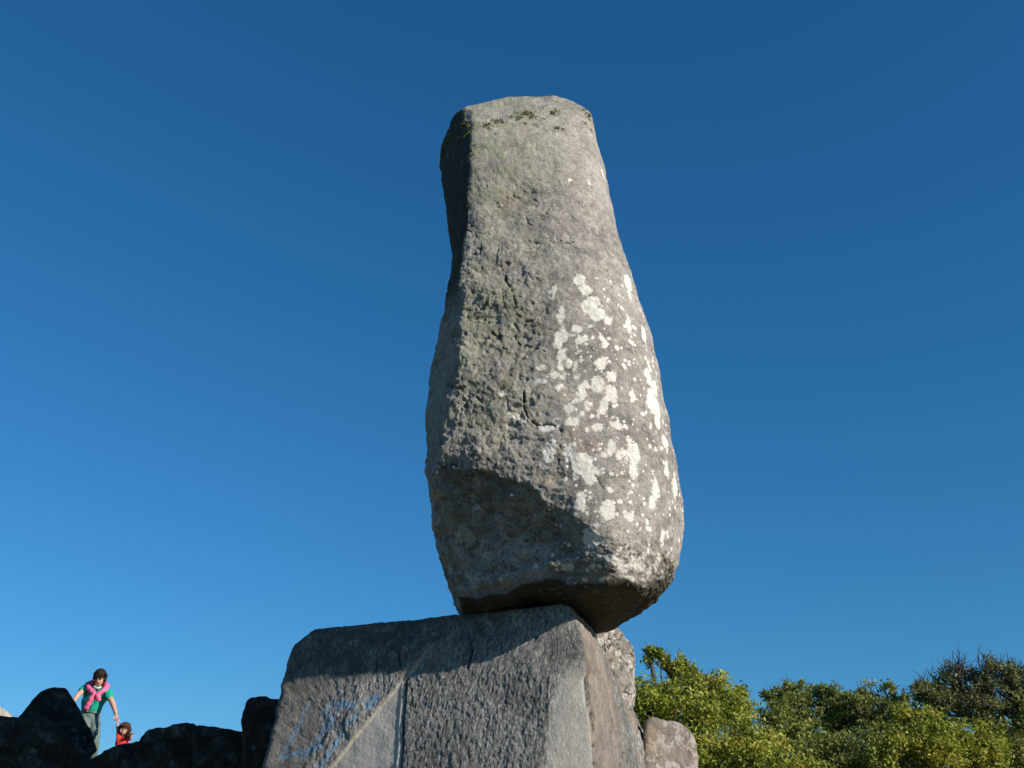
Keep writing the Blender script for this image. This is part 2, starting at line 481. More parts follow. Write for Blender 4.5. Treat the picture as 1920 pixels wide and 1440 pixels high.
# ------------------------------------------------------------------ the balanced boulder
def build_boulder():
    sil = [(176, 983, 1020), (178, 962, 1041), (184, 934, 1062), (193, 900, 1082), (204, 868, 1096), (220, 850, 1107), (240, 835, 1113),
           (270, 828, 1121), (300, 827, 1129), (360, 832, 1143), (420, 839, 1158), (490, 847, 1177), (520, 843, 1189),
           (560, 836, 1201), (600, 828, 1213), (650, 817, 1227), (700, 809, 1237), (750, 803, 1247), (800, 799, 1257), (850, 799, 1265),
           (900, 801, 1274), (950, 806, 1281), (1000, 813, 1282), (1040, 823, 1276), (1080, 836, 1263), (1110, 848, 1240), (1150, 864, 1205), (1200, 880, 1160)]
    Y0 = 12.2
    zc, L, R = [], [], []
    for py, l, r in sil:
        a, b = W(l, py, Y0), W(r, py, Y0)
        zc.append(a[2]); L.append(a[0]); R.append(b[0])
    zc, L, R = np.array(zc)[::-1], np.array(L)[::-1], np.array(R)[::-1]
    ztop = zc[-1]
    # front and back profile of the stone over height
    zf = np.array([3.6, 4.4, 5.0, 6.0, 7.0, 8.0, 9.2, 10.0, 10.6, ztop])
    yf = np.array([11.35, 11.1, 10.98, 10.92, 10.98, 11.08, 11.25, 11.36, 11.5, 11.95])
    yb = np.array([13.0, 13.4, 13.6, 13.6, 13.5, 13.4, 13.25, 13.15, 13.0, 12.5])
    Lz, Rz = L.copy(), R.copy()
    c = np.array([0.42, 12.2, 7.4])
    inside = c
    cuts = []
    # broken face at the upper left, its near edge and its far edge
    cuts.append((plane3(W(889, 235, 11.40), W(884, 350, 11.25), W(829, 300, 12.5), inside), 0.035))
    # under side: right hand part and left hand part, both rising towards the viewer
    cuts.append((plane3(W(1256, 1100, 11.9), W(1128, 1151, 12.4), W(1130, 1090, 11.02), inside), 0.07))
    cuts.append((plane3(W(866, 1146, 12.3), W(965, 1080, 11.1), W(1118, 1174, 12.5), inside), 0.07))
    # big facet at the lower left, hanging over
    cuts.append((plane3(W(815, 880, 11.38), W(1015, 905, 11.0), W(1078, 1050, 11.22), inside), 0.07))
    cuts.append((plane3(W(815, 785, 11.22), W(1035, 800, 10.97), W(1062, 925, 10.99), inside), 0.08))
    # flat front left side above it
    cuts.append((plane3(W(835, 700, 11.20), W(1035, 760, 10.98), W(1020, 480, 11.1), inside), 0.25))
    # sloping top
    cuts.append((plane3(W(930, 246, 11.45), W(1070, 236, 11.45), W(1000, 157, 12.35), inside), 0.26))
    def f(p):
        z = p[:, 2]
        l = np.interp(z, zc, Lz); r = np.interp(z, zc, Rz)
        a = (r - l) / 2; xc = (r + l) / 2
        fr = np.interp(z, zf, yf); bk = np.interp(z, zf, yb)
        b = (bk - fr) / 2; yc = (bk + fr) / 2
        e = np.where(p[:, 0] < xc, 3.8, 2.4)
        u_ = np.minimum(np.abs((p[:, 0] - xc) / np.maximum(a, .02)), 30); w_ = np.minimum(np.abs((p[:, 1] - yc) / np.maximum(b, .02)), 30)
        q = (u_ ** e + w_ ** e) ** (1 / e)
        v = (q - 1) * np.minimum(a, b)
        v = np.maximum(v, z - ztop - 0.02)
        v = np.maximum(v, 4.05 - z)
        wob = 0.045 * np.sin(3.4 * p[:, 0] + 0.2) + 0.022 * np.sin(8.3 * p[:, 0] + 2.1 * p[:, 1]) + 0.012 * np.sin(17 * p[:, 0] - 6 * p[:, 1])
        for j, ((n, d), k) in enumerate(cuts):
            v = smax(v, p @ n - d + (wob if j in (1, 2) else 0), k)
        return v
    M = np.diag([1.45, 1.3, 3.55])
    # fit the widths so that the real silhouette, seen from the viewer's place, has the traced outline
    ty = np.array([s[0] for s in sil])[::-1]
    tl = np.array([s[1] for s in sil])[::-1]; tr = np.array([s[2] for s in sil])[::-1]
    for it in range(8):
        P, F = cast(f, c, M, (40, 30, 120))
        P = P + normals(P, F) * (fbm(P * np.array([1.1, 1.1, 0.8]), 3, 11) * 0.022)[:, None]
        x, y = project(P)
        eL, eR = np.zeros(len(zc)), np.zeros(len(zc))
        for k in range(len(zc)):
            if ty[k] > 1075 or ty[k] < 215: continue
            band = np.abs(y - ty[k]) < 10
            eL[k], eR[k] = tl[k] - x[band].min(), tr[k] - x[band].max()
        for e_ in (eL, eR):
            e_[1:-1] = 0.25 * e_[:-2] + 0.5 * e_[1:-1] + 0.25 * e_[2:]
        Lz += np.clip(eL / 178 * 0.6, -0.1, 0.1); Rz += np.clip(eR / 178 * 0.6, -0.1, 0.1)
    P, F = cast(f, c, M, (210, 120, 430))
    N = normals(P, F)
    rs0 = np.random.RandomState(21)
    cand = np.nonzero((N[:, 1] < 0.3) & (P[:, 2] < 9.6))[0]
    for _ in range(130):
        i = cand[rs0.randint(len(cand))]
        q, lf = P[i].copy(), P[i][0] < 0.55
        if not lf and rs0.rand() < 0.6: continue
        n_ = unit(N[i] + rs0.normal(size=3) * (0.06 if lf else 0.025))
        e_ = rs0.uniform(0.004, 0.016) if lf else rs0.uniform(0.002, 0.006)
        v = P @ n_ - (n_ @ q - e_)
        rr_ = rs0.uniform(0.25, 0.5)
        dq = np.sqrt(((P - q) ** 2).sum(1))
        P -= n_ * (np.clip(v, 0, 0.022) * smooth(rr_, rr_ * 0.45, dq))[:, None]
    # scooped facet at the lower left, where a slab has broken off
    poly = find_surface(P, N, [(822, 872), (868, 884), (905, 880), (950, 902), (1003, 912), (1032, 958), (1056, 1003), (1068, 1050), (1010, 1062), (930, 1085), (865, 1105), (826, 1040), (812, 960)])[:, [0, 2]]
    Q = P[:, [0, 2]] + np.stack([fbm(P * 6, 3, 91), fbm(P * 6, 3, 95)], 1) * 0.03
    ins = np.zeros(len(P), bool); dist = np.full(len(P), 9.0)
    for a_, b_ in zip(poly, np.roll(poly, -1, 0)):
        cr_ = (a_[1] > Q[:, 1]) != (b_[1] > Q[:, 1])
        xs = (b_[0] - a_[0]) * (Q[:, 1] - a_[1]) / (b_[1] - a_[1] + 1e-9) + a_[0]
        ins ^= cr_ & (Q[:, 0] < xs)
        ab = b_ - a_; t_ = np.clip(((Q - a_) @ ab) / (ab @ ab), 0, 1)
        dist = np.minimum(dist, np.linalg.norm(Q - a_ - t_[:, None] * ab, axis=1))
    sd = np.where(ins, dist, -dist)
    scoop = np.where(P[:, 1] < 12.2, smooth(-0.015, 0.05, sd) * 0.04 + smooth(0.0, 0.35, sd) * 0.05, 0)
    P = P - N * scoop[:, None]
    N = normals(P, F)
    px, py = project(P)
    front = N @ unit([0.2, -1, 0]) 
    # how craggy / green each part of the stone is
    hx, hz = P[:, 0], P[:, 2]
    left = smooth(0.62, 0.05, hx + fbm(P * 0.9, 3, 5) * 0.35)
    zband = smooth(5.6, 6.3, hz) * (1 - 0.8 * smooth(7.9, 8.8, hz))
    rb0 = smooth(6.3, 5.9, hz) * smooth(0.9, 0.5, hx)
    craggy = np.clip(0.12 + 0.95 * left * zband, 0, 1)
    facet = smooth(0.45, 0.1, np.abs(hz - 5.6)) * left
    green = np.clip(left * smooth(5.9, 6.5, hz) * 1.1, 0, 1) * (0.6 + 0.4 * smooth(0.4, -0.2, hx)) + 0.5 * smooth(9.2, 10.6, hz)
    def terrace(v, lo=0.36, hi=0.64):
        fl = np.floor(v); return fl + smooth(lo, hi, v - fl)
    d = fbm(P * np.array([1.1, 1.1, 0.8]), 3, 11) * 0.022
    q3 = fbm(P * 3.6 + fbm(P * 9, 3, 23)[:, None] * 0.12, 4, 21, 0.55)
    d += q3 * 0.006 + (terrace(q3 * 3.2) / 3.2) * (0.003 + 0.017 * craggy + 0.012 * rb0)
    rid = fbm(P * np.array([4.0, 4.0, 3.2]), 4, 31, 0.55, ridged=True)
    d += (np.minimum(rid, 0.5)) * (0.003 + 0.010 * craggy)
    d += fbm(P * 17, 4, 41, 0.65) * (0.003 + 0.0045 * craggy)
    d -= 0.035 * craggy * smooth(0.42, 0.6, perlin(P * np.array([4.2, 4.2, 5.5]) + fbm(P * 7, 2, 43)[:, None] * 0.6, 45))
    # rough broken band along the lower rim and the left facet
    rimb = smooth(5.15, 4.9, hz) * smooth(4.4, 4.65, hz)
    fac2 = smooth(6.35, 6.1, hz) * smooth(4.6, 4.9, hz) * smooth(0.75, 0.45, hx)
    rb = np.maximum(rimb * 0.75, fac2 * 0.45)
    q5 = fbm(P * np.array([4, 4, 7]), 5, 51, 0.6)
    d += rb * ((terrace(q5 * 3) / 3) * 0.035 + fbm(P * 22, 2, 55) * 0.008)
    # flaking ledges
    lay = perlin(P * np.array([1.2, 1.2, 4.5]) + fbm(P * 2, 2, 61)[:, None] * 0.5, 60)
    d += (smooth(-0.05, 0.03, lay) - 0.5) * (0.003 + 0.018 * rb + 0.008 * craggy) * smooth(-0.1, 0.3, fbm(P * 1.7, 2, 66))
    # cracks
    crack = np.zeros(len(P))
    for pts, w, dep in (
        ([(983, 735), (982, 765), (990, 785), (1008, 798), (1016, 797), (1030, 795), (1042, 800)], 0.012, 0.055),
        ([(948, 508), (950, 530), (960, 545), (966, 568), (968, 590), (985, 602), (1010, 600)], 0.012, 0.045),
        ([(965, 630), (975, 648), (1003, 650), (1022, 660)], 0.010, 0.035),
        ([(922, 623), (930, 630), (938, 632)], 0.016, 0.05),
        ([(840, 722), (855, 728), (872, 725)], 0.020, 0.05),
        ([(893, 742), (903, 755)], 0.014, 0.04),
        ([(1052, 800), (1050, 835), (1047, 870)], 0.010, 0.03),
        ([(1115, 890), (1122, 905), (1130, 915)], 0.009, 0.02),
        ([(1044, 449), (1058, 456), (1074, 455)], 0.012, 0.03),
        ([(1135, 1055), (1145, 1072), (1160, 1082)], 0.012, 0.035),
        ([(902, 460), (900, 478)], 0.010, 0.03), ([(934, 462), (930, 492)], 0.010, 0.035),
        ([(815, 862), (845, 868), (870, 878), (877, 892)], 0.012, 0.03)):
        q = find_surface(P, N, pts)
        jit = fbm(P * 12, 3, 71) * 0.016; w = w * 0.8; dep = dep * 0.9
        dd = np.abs(seg_dist(P, q) + jit)
        m = np.clip(1 - dd / w, 0, 1)
        crack = np.maximum(crack, m)
        d -= dep * m
    # stepped edge of the big flake at the lower left (catches the light)
    q = find_surface(P, N, [(1000, 912), (1018, 932), (1032, 962), (1042, 985), (1056, 1005)])
    dd = seg_dist(P, q)
    d += 0.008 * np.clip(1 - (dd + fbm(P * 14, 2, 73) * 0.012) / 0.03, 0, 1)
    P2 = P + N * d[:, None]
    # white crust patches: centre pixel, half width and half height in cm, tilt in degrees
    spots = [(1086, 524, 7, 9, 20), (1098, 545, 9, 9, 40), (1108, 572, 11, 16, 35), (1122, 590, 9, 12, 30), (1140, 600, 5, 8, 40),
             (1052, 592, 5, 14, 0), (1053, 630, 9, 13, 10), (1080, 618, 9, 6, 30), (1085, 640, 5, 8, 30), (1044, 648, 6, 5, 0),
             (1128, 632, 4, 6, 0), (1065, 682, 5, 6, 0), (1052, 668, 6, 9, 0), (1125, 685, 7, 8, 20), (1147, 705, 7, 8, 0),
             (1119, 720, 9, 11, 0), (1147, 738, 8, 12, -10), (1092, 735, 6, 10, 0), (1185, 742, 5, 8, 0), (1133, 755, 5, 6, 0),
             (1014, 717, 9, 4, 10), (1048, 728, 5, 5, 0), (942, 738, 4, 4, 0), (1066, 767, 6, 7, 0), (1075, 790, 9, 6, 0),
             (1092, 777, 4, 4, 0), (1120, 800, 8, 5, 0), (1155, 797, 8, 6, 20), (1130, 765, 5, 9, 30), (1075, 850, 5, 16, 0), (1092, 870, 14, 14, 30), (1108, 893, 9, 12, 20),
             (1186, 850, 9, 18, 0), (1186, 885, 6, 10, 0), (1163, 852, 6, 6, 0), (1146, 838, 5, 10, 10), (1032, 850, 8, 18, 10),
             (1027, 800, 12, 6, 0), (965, 780, 10, 5, 20), (985, 788, 5, 4, 0), (1140, 955, 9, 13, 0), (1088, 940, 6, 12, 10), (1178, 968, 8, 4, 40),
             (1230, 918, 6, 14, 0), (1225, 942, 5, 8, 0), (1268, 915, 8, 16, 0), (1222, 752, 11, 18, 5), (1226, 725, 7, 12, 0), (1214, 705, 6, 13, 0), (1215, 685, 4, 9, 0), (1232, 790, 7, 10, 0),
             (1230, 768, 9, 14, 5), (1178, 530, 9, 16, 25), (1180, 550, 5, 8, 0), (1178, 608, 5, 14, 10), (1208, 630, 7, 14, 0), (1246, 830, 8, 10, 0),
             (1104, 345, 4, 5, 0), (1070, 340, 5, 4, 0), (1130, 328, 4, 10, 0), (1005, 1062, 3, 3, 0), (1112, 1010, 14, 8, 30),
             (1155, 1050, 11, 5, 25), (1195, 1062, 13, 7, 5), (1222, 1068, 9, 8, 0), (1238, 1080, 9, 8, 10), (1180, 1085, 12, 5, 5), (1205, 1082, 9, 5, -10), (1172, 1066, 7, 5, 0), (1205, 1045, 5, 10, 0),
             (1190, 1042, 4, 7, 0), (1232, 1060, 8, 14, 0), (1215, 1035, 4, 9, 0), (1100, 1015, 6, 7, 0), (1062, 1065, 12, 4, 10), (1212, 1098, 12, 4, -5),
             (1250, 880, 4, 12, 0), (1243, 1010, 5, 10, 0), (1040, 540, 4, 6, 0), (1035, 552, 5, 8, 0), (1016, 690, 5, 3, 0), (1038, 705, 8, 4, 0)]
    rsp = np.random.RandomState(77)
    for _ in range(90):
        yy = rsp.uniform(560, 1080); t_ = (yy - 560) / 520
        xx = rsp.triangular(1030 + 20 * t_, 1105 + 60 * t_, 1190 + 85 * min(1, t_ * 1.3))
        if rsp.rand() < 0.3: yy = rsp.uniform(640, 900); xx = rsp.normal(1075 + (yy - 640) * .06, 24)
        s0_ = 1.3 + rsp.exponential(1.2)
        spots.append((xx, yy, min(s0_, 5), min(s0_ * rsp.uniform(.9, 1.4), 6), rsp.uniform(-30, 30)))
    cen = find_surface(P, N, [(s[0], s[1]) for s in spots])
    lich = np.full(len(P), -0.2)
    warp = fbm(P * 5, 3, 81) * 0.03
    for (sx, sy, hw, hh, tilt), q in zip(spots, cen):
        r_ = P - q
        near = np.linalg.norm(r_, axis=1) < 0.6
        i = np.nonzero(near)[0]
        n0 = N[i[np.argmin(np.linalg.norm(r_[i], axis=1))]]
        ex = unit(np.cross([0, 0, 1.0], n0)); ez = np.cross(n0, ex)
        a = r_[i] @ ex; b = r_[i] @ ez
        ct, st_ = math.cos(rad(tilt)), math.sin(rad(tilt))
        u_ = a * ct - b * st_; v_ = a * st_ + b * ct
        hw_, hh_ = hw / 100 * 0.88, hh / 100 * 0.9
        dd = (1 - np.sqrt((u_ / hw_) ** 2 + (v_ / hh_) ** 2)) * min(hw_, hh_)
        lich[i] = np.maximum(lich[i], dd)
    lich += warp * 0.5
    spotf = smooth(0.35, 0.75, hx - 0.12 * (hz - 6)) * smooth(4.4, 4.8, hz) * smooth(8.9, 7.6, hz)
    spotf = np.clip(spotf * 0.80 + 0.10, 0, 1)
    under = smooth(0.0, -0.55, N[:, 2])
    painted_shade = np.clip(smooth(-0.52, -0.72, N[:, 2]) * smooth(5.6, 5.0, hz) + 0.28 * smooth(-0.2, -0.5, N[:, 2]) + smooth(-0.5, -0.72, N[:, 0]) * smooth(7.7, 8.4, hz) * 1.0, 0, 1)  # painted shade keyed to downward and left-facing normals
    tufts0 = [(985, 214), (995, 214), (975, 222), (930, 228), (916, 234), (1035, 213), (1045, 240), (1057, 244), (905, 240), (985, 232), (960, 236), (1010, 228), (1100, 212), (1105, 225), (880, 238), (1098, 231), (893, 600), (940, 238), (886, 290), (990, 222), (1004, 234)]
    cen = find_surface(P, N, tufts0)
    mossy = np.zeros(len(P))
    for q in cen:
        mossy = np.maximum(mossy, np.clip(1.15 - np.linalg.norm((P - q) * np.array([1, 1, 1.6]), axis=1) / 0.12, 0, 1))
    root = empty('balanced_boulder', (0.9, 12.3, 4.3), 'tall grey boulder with white lichen patches, balanced upright on the split block', 'boulder')
    o = mesh_obj('stone', P2, F, mat_boulder(), root, attrs=dict(craggy=craggy, green=green, crack=crack, lichen=lich, spots=spotf, painted_shade=painted_shade, mossy=mossy, facet=smooth(-0.05, 0.05, sd + 0.03) * smooth(4.6, 4.75, hz) * (1 - np.clip(painted_shade, 0, 1) * 0.8)))
    # moss and small ferny tufts on the shoulder at the top
    rs = np.random.RandomState(3)
    tufts = [(985, 214, 5), (993, 212, 5), (975, 222, 4), (1000, 220, 4), (930, 228, 5), (937, 226, 4), (916, 234, 4), (943, 230, 3), (1035, 213, 5), (1042, 209, 4),
             (1045, 240, 4), (1057, 244, 3), (905, 240, 3), (960, 220, 2.5), (1004, 234, 3), (985, 232, 3), (996, 198, 2), (1004, 178, 2.5), (1031, 179, 2), (1096, 207, 3),
             (1104, 219, 4), (1105, 225, 3), (1098, 231, 2.5), (1109, 246, 2.5), (880, 238, 4), (877, 252, 4), (888, 272, 3), (886, 290, 3), (890, 320, 2), (882, 382, 2),
             (862, 262, 5), (845, 262, 5), (832, 275, 4), (829, 292, 3), (868, 236, 4), (850, 240, 4), (870, 420, 2.5), (856, 478, 2), (838, 268, 6), (930, 250, 2), (893, 600, 3), (892, 590, 2), (1015, 222, 3), (970, 212, 3), (852, 452, 3)]
    cen = find_surface(P2, N, [(a, b) for a, b, _ in tufts])
    V, T = [], []
    for (a, b, s_), q in zip(tufts, cen):
        j = np.argmin(((P2 - q) ** 2).sum(1)); n0 = N[j]
        s_ *= 0.85
        for _ in range(int(12 + s_ * 9)):
            off = rs.normal(size=3) * s_ * 0.0075 * rs.uniform(0.5, 2.0); off -= n0 * (off @ n0)
            p = q + off
            dr = unit(n0 * 0.8 + rs.normal(size=3) * 0.7 + np.array([0, 0, 0.4]))
            side = unit(np.cross(dr, rs.normal(size=3)))
            ln = s_ * 0.010 * rs.uniform(0.5, 1.3); wd = 0.005 + 0.002 * s_ * rs.rand()
            k = len(V)
            V += [p - n0 * 0.012 - side * wd, p - n0 * 0.012 + side * wd, p + dr * ln]
            T.append((k, k + 1, k + 2))
    t = NT('moss_green')
    mo = mesh_obj('moss', np.array(V), np.array(T), t.done(t.mix(t.noise(8, 4), (0.05, 0.06, 0.015), (0.26, 0.25, 0.09))), root, False)
    tag(mo, kind='stuff')
build_boulder()

# ------------------------------------------------------------------ the split block under the boulder
def build_pedestal():
    c = np.array([-0.35, 13.2, 2.2])
    A = W(1055, 1134, 11.76); B = W(575, 1180, 13.12)
    front_dir = unit((B - A) * np.array([1, 1, 0]))
    nf = unit(np.cross(front_dir, [0, 0, 1.0]))
    if nf[1] > 0: nf = -nf
    nf = unit(nf + np.array([0.01, 0, 0.15]))
    planes = [(nf, float(nf @ A))]
    # top
    nt = unit([0.0, 0.03, 1.0])
    top = plane3(A + np.array([0, 0, 0.02]), B, A + np.array([0.3, 2.0, -0.05]), c)
    planes.append(top)
    # left end, chamfered at the top corner
    r1 = ray(515, 1370)
    r1 = unit(r1 + np.array([0.25, 0, 0]))
    a1, a2 = W(546, 1212, 13.15), W(494, 1440, 13.05)
    planes.append(plane3(a1, a2, a1 + r1, c))
    planes.append(plane3(W(600, 1170, 13.1), W(546, 1215, 13.15), W(600, 1170, 13.1) + r1, c))
    # chamfer and iron-stained right side
    D1, D2 = W(1098, 1240, 11.6), W(1114, 1440, 11.42)
    def on_front(px, py):
        d_ = ray(px, py); return EYE + d_ * ((nf @ (A - EYE)) / (nf @ d_))
    Q1, Q2 = on_front(1068, 1215), on_front(1026, 1440)
    tq = -front_dir * math.cos(rad(20)) + unit(np.array([front_dir[1] * -1, front_dir[0], 0]) * (1 if (np.array([-front_dir[1], front_dir[0]]) @ np.array([0, 1.0])) > 0 else -1)) * math.sin(rad(20))
    planes.append(plane3(Q1, Q2, Q2 + tq, c))
    ns = unit([0.95, -0.30, 0.06])
    planes.append((ns, float(ns @ D2)))
    planes.append(plane3(W(1068, 1136, 11.8), W(1124, 1205, 12.0), W(1085, 1142, 12.6), c))
    planes.append(plane3(W(1090, 1160, 11.75), W(1140, 1275, 12.0), W(1120, 1200, 13.2), c))
    # back and bottom
    planes.append((unit([0.1, 1, 0.05]), 15.2)); planes.append((unit([0, 0, -1.0]), 0.3))
    f = planes_f(planes, 0.065)
    ang = math.atan2(front_dir[1], front_dir[0])
    ex = -front_dir; ey = np.array([-ex[1], ex[0], 0])
    M = np.stack([ex * 2.0, ey * 1.6, np.array([0, 0, 2.4])], 1)
    P, F = cast(f, c, M, (300, 100, 300), 2.4, 0.0)
    N = normals(P, F)
    pts = lambda l: find_surface(P, N, l)
    def terr(v):
        fl = np.floor(v); return fl + smooth(0.38, 0.62, v - fl)
    s = (P - A) @ front_dir                 # metres to the left of the near corner along the face
    zz = P[:, 2]
    fr = smooth(0.80, 0.93, N @ nf)
    # split facets on the front: the diagonal step and the upright step, in face coordinates
    def fc(px, py):
        q = pts([(px, py)])[0]; return float((q - A) @ front_dir), float(q[2])
    d0, d1 = fc(806, 1212), fc(622, 1438)
    v0, v1 = fc(757, 1278), fc(751, 1438)
    dl = ((d1[0] - d0[0]) * (zz - d0[1]) - (d1[1] - d0[1]) * (s - d0[0])) / math.hypot(d1[0] - d0[0], d1[1] - d0[1])
    vt = fc(815, 1212)
    vx = np.interp(zz, [v1[1], v0[1], vt[1]], [v1[0], v0[0] - 0.01, vt[0]]) - s + fbm(P * 2.2, 3, 18) * 0.02      # >0 right of the upright step
    if fc(620, 1300)[0] > 0:
        q = fc(620, 1300)
        sgn = ((d1[0] - d0[0]) * (q[1] - d0[1]) - (d1[1] - d0[1]) * (q[0] - d0[0]))
        if sgn < 0: dl = -dl                     # dl > 0: upper left facet
    wob = fbm(P * 3, 3, 7) * 0.02
    inB = smooth(0.006, -0.006, dl + wob * 0.4) * smooth(0.03, -0.01, vx + wob)
    inA = smooth(-0.006, 0.006, dl + wob * 0.4)
    right = np.array([fc(1068, 1235), fc(1036, 1310), fc(1026, 1420)])
    rx = np.interp(zz, right[::-1, 1], right[::-1, 0])
    inD = smooth(0.06, -0.06, s - rx + wob * 2) * smooth(fc(1068, 1225)[1], fc(1068, 1275)[1], zz)
    inB *= fr * smooth(d0[1] + 0.02, d0[1] - 0.06, zz)
    inD = inD * smooth(0.45, 0.75, N @ nf)
    rough = np.clip(1 - inB * 0.9 - inD * 0.65, 0, 1)
    d = fbm(P * 0.9, 3, 1) * 0.015 + fbm(P * 3.5, 3, 2) * 0.008
    stq = P.copy(); stq[:, 2] = P[:, 2] * 0.5 + s * 0.25
    d += rough * (fbm(stq * 16, 3, 3, 0.65) * 0.0050 + fbm(stq * 34, 2, 4) * 0.0045)
    d += 0.0025 * fbm(P * 40, 2, 9)
    d += fr * (inA * 0.030 * smooth(d0[1] + 0.12, d0[1] - 0.1, zz) - inB * 0.02)
    d += smooth(0.3, 0.7, N @ ns) * (fbm(P * 7, 4, 61, 0.6) * 0.014 + terr(fbm(P * np.array([3, 3, 1.6]), 4, 65) * 3) / 3 * 0.02)
    # light ridge + dark groove along the upright step
    up = smooth(v0[1] + 0.1, v0[1] - 0.05, zz) * fr
    d += up * (0.035 * np.clip(1 - np.abs(vx + 0.03) / 0.035, 0, 1) * 0.35 - 0.04 * np.clip(1 - np.abs(vx - 0.02) / 0.02, 0, 1))
    # scalloped flakes along the diagonal
    sc = smooth(0.0, 0.10, dl) * smooth(0.55, 0.2, dl) * fr
    d += sc * smooth(-0.05, 0.05, perlin(stq * 5, 14)) * 0.012
    crack = up * np.clip(1 - np.abs(vx - 0.02) / 0.02, 0, 1)
    for l, w, dep in (([(882, 1208), (884, 1222), (880, 1240), (876, 1250)], 0.014, 0.05), ([(1096, 1270), (1098, 1295), (1102, 1318), (1107, 1340), (1112, 1362), (1114, 1400)], 0.010, 0.04),
                      ([(1132, 1325), (1135, 1345), (1140, 1365), (1144, 1385)], 0.008, 0.03), ([(748, 1222), (752, 1250)], 0.012, 0.04), ([(710, 1240), (707, 1262)], 0.012, 0.04),
                      ([(772, 1292), (773, 1310), (768, 1322)], 0.01, 0.02), ([(1112, 1432), (1122, 1440)], 0.012, 0.03), ([(996, 1192), (1006, 1194)], 0.012, 0.025)):
        dd = seg_dist(P, pts(l)) + fbm(P * 14, 3, 33) * 0.009
        m = np.clip(1 - np.abs(dd) / w, 0, 1)
        crack = np.maximum(crack, m); d -= m * dep
    # blue scribble
    paint = np.zeros(len(P))
    for l in ([(581, 1321), (562, 1355), (545, 1390), (527, 1425)], [(527, 1425), (560, 1412), (590, 1408), (609, 1402)], [(624, 1344), (612, 1365), (598, 1390), (587, 1407), (567, 1427)],
              [(611, 1342), (620, 1328), (627, 1320), (636, 1322), (647, 1315)], [(636, 1337), (647, 1318), (664, 1329), (675, 1319)], [(687, 1320), (698, 1312), (711, 1307)],
              [(689, 1331), (700, 1322), (707, 1311)], [(702, 1328), (708, 1318), (711, 1306)], [(675, 1342), (665, 1352), (655, 1362)], [(645, 1375), (632, 1400), (612, 1430), (600, 1440)],
              [(640, 1330), (652, 1322)], [(628, 1346), (626, 1362), (618, 1370)]):
        paint = np.maximum(paint, np.clip(1.15 - seg_dist(P, pts(l)) / 0.042, 0, 1) * fr)
    side = smooth(0.25, 0.6, N @ ns) 
    och = np.clip(side * (0.95 - 1.2 * smooth(12.3, 13.2, P[:, 1]) + 0.8 * fbm(P * np.array([2.5, 2.5, 1.2]), 4, 40)), 0, 1) 
    left_edge = smooth(2.65, 2.95, s + fbm(P * 3, 3, 44) * 0.2) * fr * smooth(4.2, 3.9, zz)
    och = np.maximum(och, left_edge * 0.45)
    crust = smooth(1.6, 2.2, s + fbm(P * 2, 3, 46) * 0.3) * smooth(3.75, 3.95, zz + fbm(P * 2.5, 4, 48) * 0.12) + smooth(4.0, 4.25, zz + fbm(P * 3, 3, 47) * 0.12) * smooth(0.2, 0.9, s) * 0.9
    rim = np.clip(1 - seg_dist(P, pts([(1040, 1136), (1066, 1139), (1090, 1154), (1108, 1172), (1120, 1195), (1126, 1225)])) / 0.10, 0, 1)
    P2 = P + N * d[:, None]
    root = empty('split_granite_block', (-0.3, 13.0, 0), 'huge split granite block carrying the balanced boulder, blue scribble on its left facet', 'rock')
    mesh_obj('stone', P2, F, mat_pedestal(), root, attrs=dict(rough=rough, ochre=och, crust=np.clip(crust, 0, 1), rim=rim, paint=paint, crack=crack))
build_pedestal()

# ------------------------------------------------------------------ stones given by an outline
def stone(name, outline, Y, thick, nfront, mat, label, cat='rock', group=None, k=0.12, taper=0.07, floor=-0.2, res=(60, 40, 60), amp=1.0, seed=0, extra=None, part=None):
    """a convex rock: a plane per outline edge, a front plane and a back plane, then weathering.
    outline goes round as photograph pixels; edges are extended down to the ground by the outline itself"""
    pts = [W(px, py, Y) for px, py in outline]
    cen = np.mean(pts, 0)
    dirn = unit(cen - EYE); dirn = unit(dirn * np.array([1, 1, 0.25]))
    c = cen + dirn * thick * 0.45
    planes = []
    m = len(pts)
    for i in range(m):
        a, b = pts[i], pts[(i + 1) % m]
        inward = c - (a + b) / 2
        inward -= dirn * (inward @ dirn); inward = unit(inward)
        e = unit(dirn + inward * taper)
        planes.append(plane3(a, b, a + e, c))
    nf = unit(nfront)
    off = float(nf @ cen)
    planes.append((nf, off))
    nb = unit(dirn + np.array([0.05, 0, 0.1])); planes.append((nb, float(nb @ (cen + dirn * thick))))
    if floor is not None: planes.append((np.array([0, 0, -1.0]), -floor))
    f = planes_f(planes, k)
    X = np.array(pts); w = np.ptp(X[:, 0]) / 2 + 0.2; h = np.ptp(X[:, 2]) / 2 + 0.2
    ex = unit(np.cross(dirn, [0, 0, 1.0])); ey = unit(np.cross([0, 0, 1.0], ex))
    M = np.stack([ex * w, ey * thick * 0.6, np.array([0, 0, h])], 1)
    P, F = cast(f, c, M, res, 2.6, 0.1)
    N = normals(P, F)
    d = fbm(P * 0.9, 3, seed) * 0.05 + fbm(P * 3, 4, seed + 5, 0.6) * 0.022 + fbm(P * 3.3, 3, seed + 9, 0.6, True) * 0.010 + fbm(P * 11, 2, seed + 7) * 0.006
    P = P + N * (d * amp)[:, None]
    o = mesh_obj(name, P, F, mat)
    return tag(o, label, cat, group)

